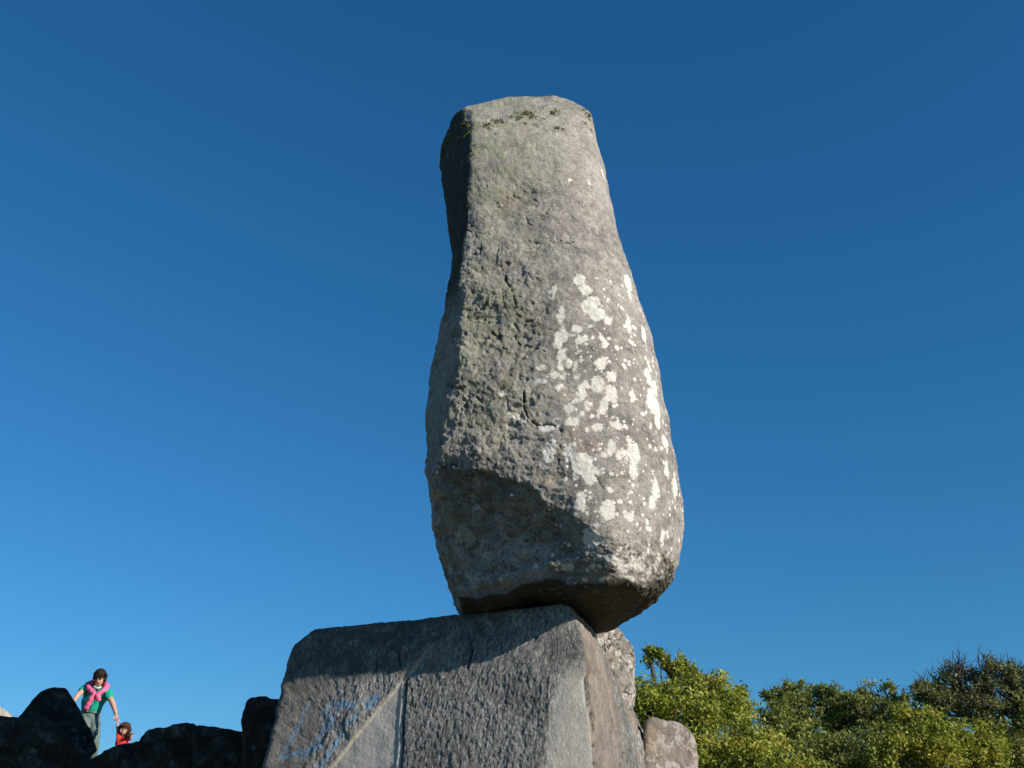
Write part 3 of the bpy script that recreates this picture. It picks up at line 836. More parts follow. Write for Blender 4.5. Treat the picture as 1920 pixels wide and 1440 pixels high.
G = (0.5, -0.85, 0.1)
back_mat = mat_lichen_stone('pale_lichen_stone', (0.12, 0.11, 0.10), (0.25, 0.23, 0.20), (0.38, 0.35, 0.30), 1.0, 0.1, 0.9, 1.0, 1.7)
rust_mat = mat_lichen_stone('rusty_lichen_stone', (0.13, 0.11, 0.09), (0.23, 0.19, 0.155), (0.33, 0.27, 0.21), 0.3, 0.55, 0.35, 5.0)
small_mat = mat_lichen_stone('grey_brown_stone', (0.12, 0.105, 0.09), (0.20, 0.175, 0.15), (0.30, 0.26, 0.215), 0.45, 0.35, 0.25, 9.0)
stone('lichened_rock', [(1118, 1176), (1135, 1169), (1155, 1168), (1175, 1183), (1190, 1210), (1197, 1250), (1197, 1300), (1190, 1334), (1100, 1345), (1090, 1200)], 13.6, 1.6,
      (0.45, -0.88, 0.05), back_mat, 'upright rock with black and white lichen blotches, close behind the block under the boulder', k=0.10, floor=2.6, res=(110, 50, 110), seed=101)
stone('buttress_rock', [(1080, 1285), (1130, 1290), (1190, 1325), (1204, 1362), (1209, 1440), (1215, 1760), (1000, 1760), (1040, 1300)], 13.4, 2.4,
      (0.5, -0.86, 0.1), rust_mat, 'brown grey rock below the lichen blotched one, filling the gap beside the block', k=0.10, floor=-0.2, res=(110, 50, 130), seed=131)
stone('low_boulder', [(1205, 1352), (1216, 1341), (1232, 1340), (1290, 1354), (1308, 1376), (1316, 1420), (1322, 1470), (1340, 1720), (1190, 1720), (1203, 1440)], 14.2, 1.6,
      (0.45, -0.88, 0.12), small_mat, 'small brown boulder right of the block, in front of the trees', k=0.09, floor=-0.2, res=(90, 50, 120), seed=151, amp=0.6)

# ------------------------------------------------------------------ shaded stone wall at the left
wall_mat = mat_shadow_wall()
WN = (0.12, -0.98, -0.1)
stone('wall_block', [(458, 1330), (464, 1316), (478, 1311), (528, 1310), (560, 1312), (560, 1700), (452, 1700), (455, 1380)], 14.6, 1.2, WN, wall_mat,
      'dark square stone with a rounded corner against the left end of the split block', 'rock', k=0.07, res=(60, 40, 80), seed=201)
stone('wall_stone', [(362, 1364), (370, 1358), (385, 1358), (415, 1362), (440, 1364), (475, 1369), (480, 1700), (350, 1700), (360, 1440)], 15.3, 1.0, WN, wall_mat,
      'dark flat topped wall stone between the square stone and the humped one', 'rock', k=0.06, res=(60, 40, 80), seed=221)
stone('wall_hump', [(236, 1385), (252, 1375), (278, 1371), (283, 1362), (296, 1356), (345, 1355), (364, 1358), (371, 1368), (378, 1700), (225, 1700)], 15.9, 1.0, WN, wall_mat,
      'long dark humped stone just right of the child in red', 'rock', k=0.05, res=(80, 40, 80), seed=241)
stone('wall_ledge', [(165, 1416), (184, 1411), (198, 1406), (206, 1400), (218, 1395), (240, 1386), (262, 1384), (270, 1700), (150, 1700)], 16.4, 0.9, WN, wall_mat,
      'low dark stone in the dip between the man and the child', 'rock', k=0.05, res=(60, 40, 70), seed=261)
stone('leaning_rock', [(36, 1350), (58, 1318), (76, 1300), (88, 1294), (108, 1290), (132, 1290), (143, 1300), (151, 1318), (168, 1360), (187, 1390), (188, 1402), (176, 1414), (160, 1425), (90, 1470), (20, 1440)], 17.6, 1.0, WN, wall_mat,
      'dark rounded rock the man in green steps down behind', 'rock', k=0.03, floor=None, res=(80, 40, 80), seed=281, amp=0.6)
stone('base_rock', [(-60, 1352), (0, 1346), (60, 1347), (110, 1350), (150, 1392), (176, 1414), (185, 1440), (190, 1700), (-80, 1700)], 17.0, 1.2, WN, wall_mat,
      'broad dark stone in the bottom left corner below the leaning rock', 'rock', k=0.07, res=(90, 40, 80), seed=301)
stone('sunlit_rock', [(-60, 1330), (-30, 1316), (0, 1321), (20, 1334), (29, 1341), (26, 1346), (20, 1500), (-70, 1500)], 19.6, 1.4, (0.35, -0.9, 0.3),
      mat_lichen_stone('sunlit_pale_stone', (0.16, 0.14, 0.12), (0.32, 0.28, 0.24), (0.5, 0.45, 0.38), 0.6, 0.3, 0.2, 14.0),
      'pale sunlit rock cut by the left edge of the photo', 'rock', k=0.06, floor=None, res=(50, 30, 50), seed=321)

# the rocky rise behind the wall that the two people stand on
YM = 19.0
zman = W(178, 1444, YM)[2]
zchild = W(230, 1455, 18.4)[2]
def build_rise():
    nx, ny = 90, 70
    X, Y = np.meshgrid(np.linspace(-13.5, -3.2, nx), np.linspace(17.3, 25, ny), indexing='ij')
    P = np.stack([X.ravel(), Y.ravel(), np.zeros(X.size)], 1)
    edge = smooth(-13.5, -12.2, X.ravel()) * smooth(-3.2, -5.6, X.ravel()) * smooth(17.3, 17.9, Y.ravel()) * smooth(25, 20.5, Y.ravel())
    n_ = fbm(P * np.array([0.6, 0.6, 0]), 4, 77)
    P[:, 2] = -0.3 + edge * (zman + 0.28 + np.minimum(n_, 0) * 0.1 - 0.02)
    nearp = smooth(1.1, 0.5, np.hypot(P[:, 0] - W(178, 1444, YM)[0], P[:, 1] - YM))
    P[:, 2] = np.where(edge > 0.98, P[:, 2] * (1 - nearp) + zman * nearp, P[:, 2])
    q = np.arange(nx * ny).reshape(nx, ny)
    F = np.stack([q[:-1, :-1], q[1:, :-1], q[1:, 1:], q[:-1, 1:]], -1).reshape(-1, 4)
    o = mesh_obj('rocky_rise', P, F, small_mat)
    tag(o, kind='structure')
build_rise()

# ------------------------------------------------------------------ people
def eval_join(objs):
    """evaluate modifiers and return joined verts, faces (triangles)"""
    dg = bpy.context.evaluated_depsgraph_get()
    V, T, off = [], [], 0
    for o in objs:
        ev = o.evaluated_get(dg); me = ev.to_mesh(); me.calc_loop_triangles()
        v = np.zeros(len(me.vertices) * 3, np.float32); me.vertices.foreach_get('co', v)
        t_ = np.zeros(len(me.loop_triangles) * 3, np.int32); me.loop_triangles.foreach_get('vertices', t_)
        V.append(v.reshape(-1, 3)); T.append(t_.reshape(-1, 3) + off); off += len(me.vertices)
        ev.to_mesh_clear()
    for o in objs:
        me = o.data; bpy.data.objects.remove(o); bpy.data.meshes.remove(me)
    return np.concatenate(V), np.concatenate(T)
def skin(verts, edges, radii, sub=2, root=0):
    me = bpy.data.meshes.new('skel'); me.from_pydata([tuple(map(float, v)) for v in verts], edges, [])
    o = bpy.data.objects.new('skel', me); C.objects.link(o)
    md = o.modifiers.new('skin', 'SKIN'); md.use_smooth_shade = True
    for i, r in enumerate(radii):
        me.skin_vertices[0].data[i].radius = (r, r) if not isinstance(r, tuple) else r
        me.skin_vertices[0].data[i].use_root = (i == root)
    s_ = o.modifiers.new('sub', 'SUBSURF'); s_.levels = sub; s_.render_levels = sub
    return o
def skin_part(name, chains, mat, parent, sub=2, wrinkle=0.0, seed=0):
    """chains: list of (points, edges or None, radii); joined into ONE mesh"""
    obs = []
    for pts, ed, ra in chains:
        ed = ed or [(i, i + 1) for i in range(len(pts) - 1)]
        obs.append(skin(pts, ed, ra, sub))
    bpy.context.view_layer.update()
    V, T = eval_join(obs)
    if wrinkle:
        V = V + (np.stack([fbm(V * 11.0, 3, seed + a) for a in range(3)], 1) * wrinkle).astype(np.float32)
    return mesh_obj(name, V, T, mat, parent)
def blob(name, c, r, mat, parent, n=14, amp=0.0, seed=0, freq=9, trim=None):
    V, F = cube_dirs(n, n, n)
    V /= np.linalg.norm(V, axis=1)[:, None]
    V = V * (1 + amp * fbm(V * freq / 3 + seed, 3, seed))[:, None]
    P = np.asarray(c) + V * np.asarray(r)
    if trim is not None: P = trim(P)
    return mesh_obj(name, P, F, mat, parent)

skin_m = plain('skin', (0.50, 0.29, 0.20), 0.6, 0.06, 20, 0.1)
hair_m = plain('dark_hair', (0.022, 0.014, 0.010), 0.5, 0.5, 60, 0.8, 90, 0.01)
hair2_m = plain('brown_hair', (0.055, 0.025, 0.016), 0.5, 0.5, 60, 0.8, 90, 0.01)
green_m = plain('green_cotton', (0.012, 0.33, 0.235), 0.85, 0.1, 9, 0.3, 40, 0.01)
pink_m = plain('pink_knit', (0.80, 0.13, 0.27), 0.9, 0.1, 9, 0.5, 90, 0.01)
trouser_m = plain('grey_green_twill', (0.115, 0.165, 0.145), 0.9, 0.1, 9, 0.3, 50, 0.01)
belt_m = plain('pale_belt', (0.30, 0.28, 0.22), 0.6)
shoe_m = plain('dark_shoe', (0.03, 0.025, 0.02), 0.6)
red_m = plain('red_cotton', (0.72, 0.045, 0.03), 0.85, 0.08, 9, 0.3, 50, 0.01)
dark_m = plain('dark_metal', (0.05, 0.05, 0.055), 0.4)
eye_m = plain('dark_eye', (0.02, 0.015, 0.012), 0.3)
lip_m = plain('lips', (0.42, 0.17, 0.13), 0.5)
collar_m = plain('pale_collar', (0.55, 0.62, 0.60), 0.8)

def hand(wrist, palm, tips_dir, side, s=1.0, curl=0.3, normal=None):
    """chains of palm and five fingers from a wrist point; tips_dir and side are unit vectors"""
    tips_dir = unit(tips_dir); side = unit(side - tips_dir * (np.dot(side, tips_dir)))
    nrm = np.cross(tips_dir, side)
    ch = [([wrist, palm], None, [(0.024 * s, 0.018 * s), (0.038 * s, 0.016 * s)])]
    for i, (o_, ln) in enumerate(((-0.030, 0.072), (-0.010, 0.082), (0.010, 0.077), (0.029, 0.060))):
        a = palm + side * o_ * s * 0.7; b = palm + side * o_ * s + tips_dir * 0.035 * s
        m = b + tips_dir * ln * s * 0.55 + nrm * curl * 0.02 * s
        e = m + tips_dir * ln * s * 0.35 + nrm * curl * 0.045 * s
        ch.append(([a, b, m, e], None, [0.010 * s, 0.010 * s, 0.009 * s, 0.0075 * s]))
    a = palm * 0.6 + wrist * 0.4 - side * 0.015 * s
    b = a - side * 0.035 * s + tips_dir * 0.025 * s
    ch.append(([a, b, b + tips_dir * 0.03 * s - side * 0.008 * s + nrm * curl * 0.02 * s], None, [0.012 * s, 0.011 * s, 0.009 * s]))
    return ch

def build_man():
    K = lambda px, py, dy=0.0: W(px, py, YM + dy)
    pelvis, belly, chest, neck = K(170, 1344), K(171, 1326, -0.02), K(180, 1302, -0.08), K(183, 1288, -0.10)
    headc = K(187, 1271, -0.20); crown = K(190, 1262, -0.17)
    shL, elL, wrL = K(162, 1291, -0.02), K(146, 1303, -0.28), K(138, 1315, -0.42)
    shR, elR, wrR = K(201, 1296, -0.12), K(212, 1321, -0.25), K(218, 1341, -0.42)
    hipL, knL, anL = K(162, 1350), K(154, 1390, -0.35), K(152, 1432, -0.15)
    hipR, knR, anR = K(177, 1350), K(178, 1386, -0.20), K(173, 1432, 0.05)
    toeL = anL + np.array([-0.02, -0.2, -0.07]); toeR = anR + np.array([0.03, -0.2, -0.07])
    base = np.array([anR[0], YM, min(anR[2], anL[2]) - 0.09])
    root = empty('person', base, 'person in green t-shirt, pink sweater knotted at the neck, reaching down to the child', 'person')
    v = [pelvis, belly, chest, neck, headc - np.array([0, 0, 0.07]), headc, crown, shL, elL, wrL, shR, elR, wrR, hipL, knL, anL, toeL, hipR, knR, anR, toeR]
    e = [(0, 1), (1, 2), (2, 3), (3, 4), (4, 5), (5, 6), (2, 7), (7, 8), (8, 9), (2, 10), (10, 11), (11, 12), (0, 13), (13, 14), (14, 15), (15, 16), (0, 17), (17, 18), (18, 19), (19, 20)]
    r = [(.06, .05), (.11, .08), (.155, .10), .055, (.062, .07), (.078, .09), (.055, .065), .06, .045, .027, .06, .045, .027, .06, .05, .04, .03, .06, .05, .04, .03]
    ch = [(v, e, r)]
    ch += hand(wrR, wrR + unit(K(219, 1352, -.5) - wrR) * 0.06, K(219, 1352, -.5) - wrR, np.array([1, 0.2, 0]), 1.0, 0.9)
    ch += hand(wrL, wrL + np.array([0, -0.01, -0.06]), np.array([0.05, -0.15, -1]), np.array([0, -1, 0]), 1.0, 0.3)
    skin_part('body', ch, skin_m, root, 2)
    # clothes
    waist = K(170, 1334, -0.01)
    shirt_v = [K(170, 1343), belly, chest, K(183, 1291, -0.09), shL, shL * 0.36 + elL * 0.64, shR, shR * 0.38 + elR * 0.62]
    sh = skin_part('t_shirt', [(shirt_v, [(0, 1), (1, 2), (2, 3), (2, 4), (4, 5), (2, 6), (6, 7)], [(.175, .13), (.185, .14), (.20, .14), .085, .095, .078, .095, .078])], green_m, root, 2, 0.018, 4)
    skin_part('collar', [([K(176, 1287, -0.20), K(183, 1291, -0.25), K(190, 1287, -0.22)], None, [0.018] * 3)], collar_m, root, 1)
    tr = skin_part('trousers', [([K(170, 1328), K(170, 1341), hipL, knL, anL, hipR, knR, anR], [(0, 1), (1, 2), (2, 3), (3, 4), (1, 5), (5, 6), (6, 7)], [(.165, .125), (.185, .14), .115, .09, .075, .112, .085, .066])], trouser_m, root, 2, 0.018, 9)
    bw = K(170, 1336, 0)
    n = 20; ring = [bw + np.array([math.cos(a) * .172, math.sin(a) * .13, 0.01 * math.sin(a * 2)]) for a in np.linspace(0, 2 * math.pi, n, endpoint=False)]
    skin_part('belt', [(ring, [(i, (i + 1) % n) for i in range(n)], [.013] * n)], belt_m, root, 1)
    # sweater: loop round the neck, knot, two hanging sleeves
    knot = K(179, 1301, -0.31)
    back = K(184, 1284, 0.10)
    loop = [knot, K(170, 1294, -0.26), K(163, 1284, -0.12), K(172, 1279, 0.04), back, K(194, 1281, 0.02), K(201, 1287, -0.14), K(194, 1296, -0.27), knot + np.array([0.03, 0, 0.0])]
    skin_part('sweater', [(loop, None, [.038, .038, .038, .046, .065, .05, .048, .046, .038]),
                          ([knot, K(172, 1309, -0.34), K(166, 1319, -0.32), K(161, 1329, -0.29), K(160, 1331, -0.29)], None, [.04, .042, .046, .046, .04]),
                          ([knot + np.array([0.04, 0, 0]), K(184, 1305, -0.34), K(185, 1313, -0.31), K(185, 1314, -0.31)], None, [.05, .05, .045, .04]),
                          ([back, K(184, 1300, 0.16), K(182, 1315, 0.18)], None, [(.12, .03), (.16, .03), (.15, .03)])], pink_m, root, 2, 0.014, 13)
    skin_part('wristwatch', [([wrR + unit(elR - wrR) * t_ for t_ in (0.012, 0.03)], None, [.032, .032])], dark_m, root, 1)
    for a, tt in ((anL, toeL), (anR, toeR)):
        skin_part('shoe', [([a - np.array([0, -0.05, 0.05]), a - np.array([0, 0, 0.05]), tt], None, [.042, .046, .038])], shoe_m, root, 2)
    # face, looking down to the child; hair
    fwd = unit(np.array([0.12, -0.85, -0.5])); rt = unit(np.cross([0, 0, 1.0], fwd)) * -1; upv = unit(np.cross(rt, fwd))
    if upv[2] < 0: upv = -upv
    for sg in (-1, 1):
        blob('eye', headc + fwd * .082 + rt * .032 * sg + upv * .008, (.012, .008, .007), eye_m, root, 6)
        blob('eyebrow', headc + fwd * .086 + rt * .034 * sg + upv * .028, (.02, .008, .006), hair_m, root, 6)
        blob('ear', headc + rt * .085 * sg - fwd * .005, (.012, .022, .03), skin_m, root, 6)
    blob('nose', headc + fwd * .10 - upv * .016, (.014, .018, .022), skin_m, root, 8)
    blob('mouth', headc + fwd * .085 - upv * .052, (.026, .01, .008), lip_m, root, 8)
    def trim(P):
        q = P - headc
        f_ = q @ fwd; u_ = q @ upv
        face = smooth(0.03, 0.08, f_) * smooth(0.055, 0.02, u_)
        return P - np.outer(face * 0.075, fwd)
    hr = blob('hair', headc + upv * .030 - fwd * .025, (.102, .112, .116), hair_m, root, 26, 0.12, 5, 12, trim)
    # shaggy locks
    rs = np.random.RandomState(4); V, T = [], []
    hc = headc + upv * .03 - fwd * .02
    for _ in range(520):
        d_ = unit(rs.normal(size=3))
        if d_ @ fwd > 0.45 and d_ @ upv < 0.25: continue
        p = hc + d_ * np.array([.094, .104, .106]); dr = unit(d_ * 0.25 + np.array([0.1, 0, -0.9]) + rs.normal(size=3) * .25)
        sd = unit(np.cross(d_, dr)) * 0.012; ln = rs.uniform(.04, .075); k = len(V)
        V += [p - sd, p + sd, p + dr * ln + d_ * .012]; T.append((k, k + 1, k + 2))
    mesh_obj('hair_lock', np.array(V), np.array(T), hair_m, root, False)['kind'] = 'stuff'
    return wrR
build_man()

def build_child():
    YC = 18.35
    K = lambda px, py, dy=0.0: W(px, py, YC + dy)
    pelvis, chest, neck = K(229, 1418, .08), K(229, 1388, 0), K(231, 1378, 0)
    headc = K(232, 1369, -0.03)
    shR, elR, wrR = K(223, 1383, -.02), K(221, 1370, 0.02), K(219.5, 1359, 0.08)      # arm lifted to the man's hand
    shL, elL, wrL = K(238, 1384, 0.02), K(245, 1385, -.05), K(247, 1375, -0.10)
    hipA, knA, anA = K(225, 1424, .08), K(225, 1442, .0), K(225, 1462, .05)
    hipB, knB, anB = K(233, 1424, .08), K(234, 1442, -.05), K(234, 1462, .0)
    root = empty('person', (pelvis[0], YC, anA[2] - 0.05), 'small child in red with long brown hair, one arm raised to the hand above', 'person')
    v = [pelvis, chest, neck, headc - np.array([0, 0, .05]), headc, headc + np.array([0.01, 0, .04]), shR, elR, wrR, shL, elL, wrL, hipA, knA, anA, anA + np.array([0, -.1, -.03]), hipB, knB, anB, anB + np.array([0, -.1, -.03])]
    e = [(0, 1), (1, 2), (2, 3), (3, 4), (4, 5), (1, 6), (6, 7), (7, 8), (1, 9), (9, 10), (10, 11), (0, 12), (12, 13), (13, 14), (14, 15), (0, 16), (16, 17), (17, 18), (18, 19)]
    r = [(.085, .07), (.085, .07), .032, (.05, .055), (.07, .075), (.05, .055), .034, .026, .02, .034, .026, .02, .05, .035, .026, .022, .05, .035, .026, .022]
    ch = [(v, e, r)]
    ch += hand(wrR, wrR + np.array([0, 0.02, .035]), np.array([0, .1, 1.0]), np.array([1, 0, 0]), .6, .6)
    ch += hand(wrL, wrL + np.array([.02, -.03, .0]), np.array([.5, -.7, -.25]), np.array([0.5, .5, .2]), .65, .5)
    skin_part('body', ch, skin_m, root, 2)
    skin_part('dress', [([K(228, 1416, .08), K(228, 1399, .03), chest, K(231, 1380), shR, shR * .1 + elR * .9, shL, elL], [(0, 1), (1, 2), (2, 3), (2, 4), (4, 5), (2, 6), (6, 7)], [(.13, .11), (.105, .09), (.10, .085), .04, .045, .036, .045, .036])], red_m, root, 2, 0.01, 21)
    skin_part('cardigan', [([K(221, 1404, .06), K(220.5, 1392, .03), K(222, 1384, .03)], None, [(.03, .07), (.03, .07), .035])], dark_m, root, 2, .008, 3)
    for a in (anA, anB):
        skin_part('shoe', [([a - np.array([0, -.03, .02]), a + np.array([0, -.1, -.03])], None, [.03, .028])], shoe_m, root, 1)
    fwd = unit(np.array([-0.25, -0.95, 0.05])); rt = unit(np.cross(fwd, [0, 0, 1.0])); upv = np.cross(rt, fwd)
    for sg in (-1, 1):
        blob('eye', headc + fwd * .072 + rt * .026 * sg, (.01, .007, .006), eye_m, root, 6)
    blob('nose', headc + fwd * .085 - upv * .018, (.011, .013, .014), skin_m, root, 6)
    blob('mouth', headc + fwd * .074 - upv * .042, (.02, .008, .006), lip_m, root, 6)
    def trim(P):
        q = P - headc
        f_ = q @ fwd; u_ = q @ upv
        face = smooth(0.01, 0.05, f_) * smooth(0.055, 0.02, u_)
        return P - np.outer(face * 0.075, fwd)
    blob('hair', headc + upv * .024 - fwd * .02, (.098, .10, .104), hair2_m, root, 24, 0.16, 2, 12, trim)
    rs = np.random.RandomState(6); V, T = [], []
    for _ in range(360):
        d_ = unit(rs.normal(size=3))
        if d_ @ fwd > 0.25 and d_ @ upv < .45: continue
        p = headc + upv * .02 - fwd * .015 + d_ * np.array([.09, .092, .095])
        dr = unit(np.array([d_ @ rt * .4 + .35, 0, -1]) + rs.normal(size=3) * .25)
        sd = unit(np.cross(d_, dr)) * 0.009; ln = rs.uniform(.05, .13); k = len(V)
        V += [p - sd, p + sd, p + dr * ln + d_ * .01]; T.append((k, k + 1, k + 2))
    mesh_obj('hair_lock', np.array(V), np.array(T), hair2_m, root, False)['kind'] = 'stuff'
build_child()

# ------------------------------------------------------------------ trees
bark_m = plain('grey_bark', (0.09, 0.075, 0.06), 0.9, 0.35, 14, 0.8, 40, 0.02)
def leaf_mat(name, a, b, c):
    t = NT(name)
    col = t.ramp(t.noise(1.6, 4, 0.65), [(0.33, a), (0.5, b), (0.66, c)])
    rnd = t.noise(23, 2, 0.5)
    col = t.mix(t.math('MULTIPLY', t.step(rnd, 0.55, 0.7), 0.5), col, a)
    tr = t.n.new('ShaderNodeBsdfTranslucent'); t.l.new(col, tr.inputs[0])
    mx = t.n.new('ShaderNodeMixShader'); mx.inputs[0].default_value = 0.30
    t.done(col, None, 0.55)
    t.b.inputs['Specular IOR Level'].default_value = 0.25
    t.l.new(t.b.outputs[0], mx.inputs[1]); t.l.new(tr.outputs[0], mx.inputs[2])
    t.l.new(mx.outputs[0], t.n['Material Output'].inputs[0])
    return t.m
lime = leaf_mat('yellow_green_leaf', (0.10, 0.145, 0.018), (0.25, 0.285, 0.035), (0.42, 0.38, 0.06))
olive = leaf_mat('olive_leaf', (0.09, 0.125, 0.028), (0.20, 0.235, 0.05), (0.34, 0.32, 0.09))
russet = leaf_mat('olive_russet_leaf', (0.09, 0.12, 0.035), (0.19, 0.215, 0.06), (0.32, 0.28, 0.12))

def tube(V, F, pts, rads, n=5):
    """tapered tube appended to lists"""
    base = len(V)
    pts = [np.asarray(p, float) for p in pts]
    for i, p in enumerate(pts):
        t_ = unit(pts[min(i + 1, len(pts) - 1)] - pts[max(i - 1, 0)])
        a = unit(np.cross(t_, [0.31, 0.87, 0.12])); b = np.cross(t_, a)
        for k in range(n):
            an = 2 * math.pi * k / n
            V.append(p + (a * math.cos(an) + b * math.sin(an)) * rads[i])
    for i in range(len(pts) - 1):
        for k in range(n):
            q = base + i * n
            F.append((q + k, q + (k + 1) % n, q + n + (k + 1) % n, q + n + k))
def bend(a, b, rs, m=4, amt=0.12, sag=0.0):
    L_ = np.linalg.norm(b - a); out = []
    o1 = rs.normal(size=3) * L_ * amt; o2 = rs.normal(size=3) * L_ * amt * 0.5
    for i in range(m + 1):
        t_ = i / m
        out.append(a + (b - a) * t_ + o1 * math.sin(math.pi * t_) + o2 * math.sin(2 * math.pi * t_) + np.array([0, 0, sag * math.sin(math.pi * t_)]))
    return out
def tree(label, foot, clumps, leafm, seed, leaf=0.05, dens=1.0, twigs=1.0, tuft_r=0.16, group='trees behind the rocks', fork=0.35, bare=0.12, tw=1.0):
    """clumps: (px, py, Y, radius m, leafiness)"""
    rs = np.random.RandomState(seed)
    foot = np.array([foot[0], foot[1], -0.15])
    cs = [(W(a, b, y_), r_ * 0.82, lf) for a, b, y_, r_, lf in clumps]
    mean = np.mean([c_[0] for c_ in cs], 0)
    root = empty('tree', foot, label, 'tree', group)
    zf = mean[2] * fork
    fk = foot + (mean - foot) * np.array([.35, .35, 0]) + np.array([0, 0, zf])
    TV, TF, BV, BF = [], [], [], []
    R0 = 0.07 + 0.022 * mean[2]
    tube(TV, TF, bend(foot, fk, rs, 5, 0.05), np.linspace(R0 * 1.25, R0, 6), 9)
    tips = []
    for c_, r_, lf in cs:
        tips.append((c_, r_, lf))
    LV = []; 
    # scaffold limbs run to groups of clumps, then on into each clump
    order = sorted(range(len(cs)), key=lambda i: math.atan2(cs[i][0][0] - fk[0], cs[i][0][1] - fk[1]))
    ng = max(2, len(cs) // 4)
    for g in range(ng):
        mem = order[g::ng] if False else order[g * len(order) // ng:(g + 1) * len(order) // ng]
        if not mem: continue
        mc = np.mean([cs[i][0] for i in mem], 0)
        hub = fk + (mc - fk) * 0.55
        tube(TV, TF, bend(fk, hub, rs, 5, 0.08), np.linspace(R0 * 0.62, R0 * 0.42, 6), 7)
        for i in mem:
            c_, r_, lf = cs[i]
            l = bend(hub, c_ - np.array([0, 0, r_ * 0.4]), rs, 6, 0.08)
            tube(BV, BF, l, np.linspace(R0 * 0.36, 0.028, 7), 6)
            # secondary branches in the clump
            nb = max(4, int(8 * r_ ** 0.8 * twigs) + 2)
            for b_ in range(nb):
                st = l[rs.randint(3, 7)]
                dr = rs.normal(size=3); dr[2] = abs(dr[2]) * 0.9 + 0.15; dr = unit(dr)
                en = c_ + dr * r_ * rs.uniform(0.75, 1.05) * np.array([1, 1, .85])
                br = bend(st, en, rs, 4, 0.10)
                tube(BV, BF, br, np.linspace(0.024, 0.008, 5), 4)
                nt = max(3, int(7 * twigs))
                sm = min(1.0, r_ / 0.28)
                for t_ in range(nt):
                    s0 = br[rs.randint(1, 5)]
                    e0 = s0 + unit(unit(en - st) * 0.5 + rs.normal(size=3) * 0.7 + np.array([0, 0, .35])) * rs.uniform(.12, .36) * min(1, r_ + .3) * (0.35 + 0.65 * sm)
                    tube(BV, BF, [s0, (s0 + e0) / 2 + rs.normal(size=3) * .02, e0], np.array([0.007, 0.005, 0.0035]) * tw, 3)
                    if rs.rand() < bare:      # bare twig ends standing out of the crown
                        e1 = e0 + unit(unit(e0 - s0) + rs.normal(size=3) * 0.35 + np.array([0, 0, .4])) * rs.uniform(.1, .3)
                        tube(BV, BF, [e0, (e0 + e1) / 2 + rs.normal(size=3) * .015, e1], np.array([0.0045, 0.0035, 0.002]) * tw, 3)
                    if rs.rand() < lf:
                        nl = int(rs.uniform(34, 72) * dens * (0.35 + 0.65 * sm))
                        off = rs.normal(size=(nl, 3)) * tuft_r * (0.45 + 0.55 * sm) * np.array([.55, .55, .42])
                        LV.append(e0 + off)
            nfill = int(r_ * r_ * 2400 * dens * lf ** 3.2)
            if nfill:
                d_ = rs.normal(size=(nfill, 3)); d_ /= np.linalg.norm(d_, axis=1)[:, None]
                p = c_ + d_ * r_ * rs.uniform(.5, 1.0, nfill)[:, None] * np.array([1, 1, .85])
                keep = perlin(p * 2.4, seed) + 0.5 * perlin(p * 6, seed + 1) > 0.10
                LV.append(p[keep])
    mesh_obj('trunk', np.array(TV), np.array(TF), bark_m, root)
    mesh_obj('branch', np.array(BV), np.array(BF), bark_m, root)
    P = np.concatenate(LV); n = len(P)
    a = rs.normal(size=(n, 3)); a /= np.linalg.norm(a, axis=1)[:, None]
    up = np.array([0.0, 0, 1]) + rs.normal(size=(n, 3)) * 1.1
    b = np.cross(up, a); b /= np.linalg.norm(b, axis=1)[:, None] + 1e-9
    s_ = leaf * 0.72 * rs.uniform(.45, 1.45, n)[:, None]
    V = np.stack([P - a * s_, P - b * s_ * .5, P + a * s_, P + b * s_ * .5], 1).reshape(-1, 3)
    F = np.arange(4 * n).reshape(n, 4)
    cr = mesh_obj('crown', V, F, leafm, root, False)
    cr['kind'] = 'stuff'
    return n

total = 0
total += tree('yellow green tree with a thin sprig rising at its left, nearest the lichened rock', (3.6, 20), [(1215, 1325, 20, .50, 1), (1255, 1308, 20.5, .38, .9), (1293, 1270, 21, .24, .7), (1270, 1248, 21, .16, .6), (1250, 1238, 21, .11, .5), (1234, 1230, 21, .08, .5), (1219, 1223, 21, .06, .6), (1318, 1278, 21.5, .26, .9),
     (1320, 1325, 20.3, .55, 1), (1362, 1304, 20.8, .30, .95), (1378, 1330, 20.5, .36, 1), (1388, 1304, 21, .12, .8), (1250, 1370, 19.6, .7, 1), (1330, 1390, 19.4, .75, 1), (1396, 1400, 20.3, .5, 1), (1200, 1345, 19.6, .55, 1), (1290, 1430, 19, .8, 1)], lime, 11, 0.052)
total += tree('olive tree with a rounded top in the middle of the row', (7.2, 25), [(1490, 1306, 25, .42, .8), (1512, 1300, 25.2, .16, .7), (1478, 1290, 25.1, .10, .8), (1546, 1300, 25.3, .12, .7), (1585, 1312, 25.2, .12, .7), (1462, 1322, 25, .30, .6), (1440, 1306, 25.5, .10, .6), (1532, 1325, 25.5, .36, .8), (1565, 1325, 25, .42, .7), (1452, 1362, 24.5, .40, .8), (1495, 1360, 24.5, .8, .8), (1560, 1370, 24.5, .8, .75), (1440, 1400, 24, .8, .9), (1520, 1420, 24, .9, .85)],
     olive, 12, 0.056, tuft_r=0.14, bare=0.3, tw=1.3)
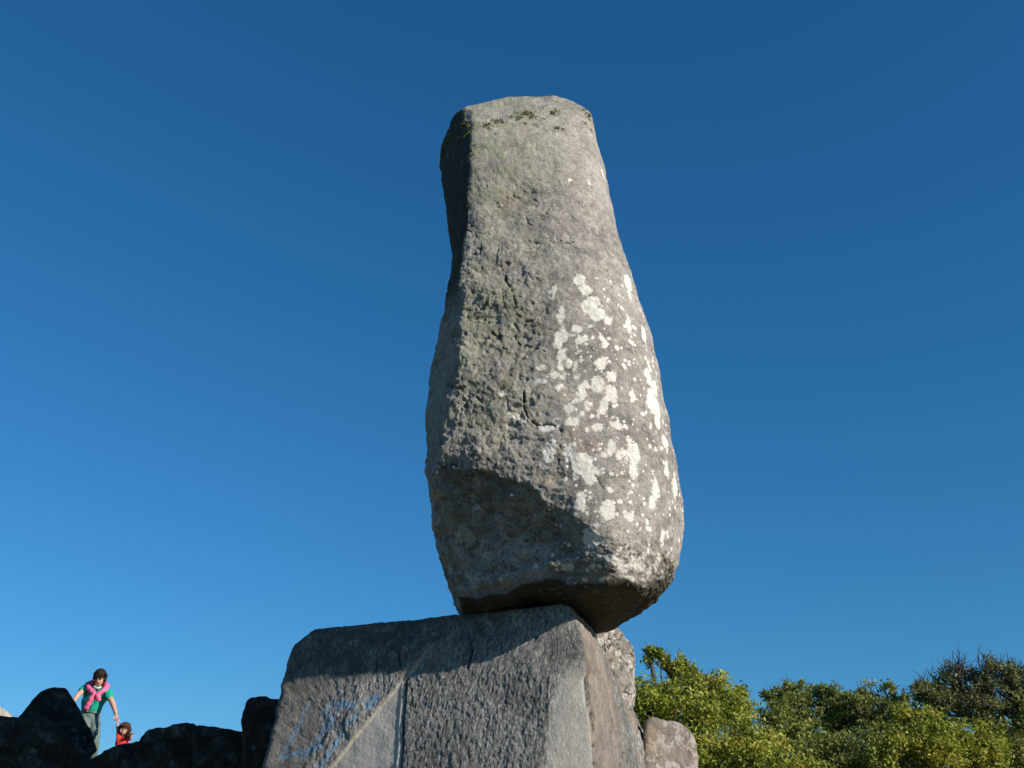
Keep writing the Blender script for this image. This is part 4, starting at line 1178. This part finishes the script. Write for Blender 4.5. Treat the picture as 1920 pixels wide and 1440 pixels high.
total += tree('thin topped tree with loose round tufts on bare twigs', (9.3, 24.5), [(1637, 1310, 24.5, .30, .6), (1616, 1300, 24.5, .10, .8), (1665, 1312, 24.5, .28, .5), (1688, 1320, 24.8, .22, .4), (1610, 1340, 24, .42, .6), (1655, 1350, 24, .5, .55), (1700, 1345, 24, .42, .7), (1640, 1400, 23.8, .8, .75), (1590, 1330, 24.2, .32, .8)],
     olive, 13, 0.050, 0.75, 1.5, 0.11, bare=0.35, tw=1.4)
total += tree('tallest tree at the right, half bare with russet twigs and open branches', (12.0, 24), [(1795, 1272, 24, .45, .10), (1768, 1292, 24, .42, .18), (1735, 1300, 24, .28, .35), (1832, 1262, 24, .50, .14), (1870, 1268, 24, .45, .16), (1905, 1284, 24, .45, .3), (1830, 1300, 24, .5, .2), (1785, 1328, 24, .5, .22), (1870, 1315, 24, .55, .16), (1910, 1325, 24, .5, .25), (1945, 1300, 24, .6, .5), (1745, 1322, 23.8, .38, .5), (1840, 1340, 23.8, .6, .25)],
     russet, 14, 0.048, 0.7, 2.0, 0.12, fork=0.66, bare=0.6, tw=1.7)
total += tree('low bright green bush-like tree at the foot of the tallest tree', (10.4, 21), [(1720, 1355, 21, .35, .9), (1765, 1385, 21, .5, 1), (1815, 1395, 21, .45, 1), (1700, 1400, 21, .55, 1), (1760, 1430, 20.6, .7, 1), (1840, 1425, 20.8, .6, 1), (1690, 1440, 20.5, .6, 1)], lime, 15, 0.052)
total += tree('dense yellow green tree low behind the small brown boulder', (5.6, 18.5), [(1340, 1415, 18.5, .45, 1), (1395, 1425, 18.5, .5, 1), (1450, 1430, 18.8, .5, 1), (1310, 1440, 18.3, .5, 1), (1380, 1470, 18.2, .7, 1), (1460, 1470, 18.2, .6, 1)], lime, 16, 0.05)
total += tree('dark olive tree low in the middle gap of the row', (8.2, 21.5), [(1520, 1420, 21.5, .5, .8), (1575, 1410, 21.5, .5, .7), (1625, 1415, 21.5, .5, .8), (1550, 1460, 21, .8, .9), (1640, 1460, 21, .7, .9)], olive, 17, 0.052)
total += tree('olive tree cut by the right edge of the photo', (13.4, 23.5), [(1925, 1365, 23.5, .5, .8), (1890, 1400, 23.2, .5, .8), (1950, 1400, 23.2, .8, .9), (1900, 1440, 23, .7, .9), (1960, 1340, 23.5, .6, .8)], olive, 18, 0.054)
print('leaves', total)
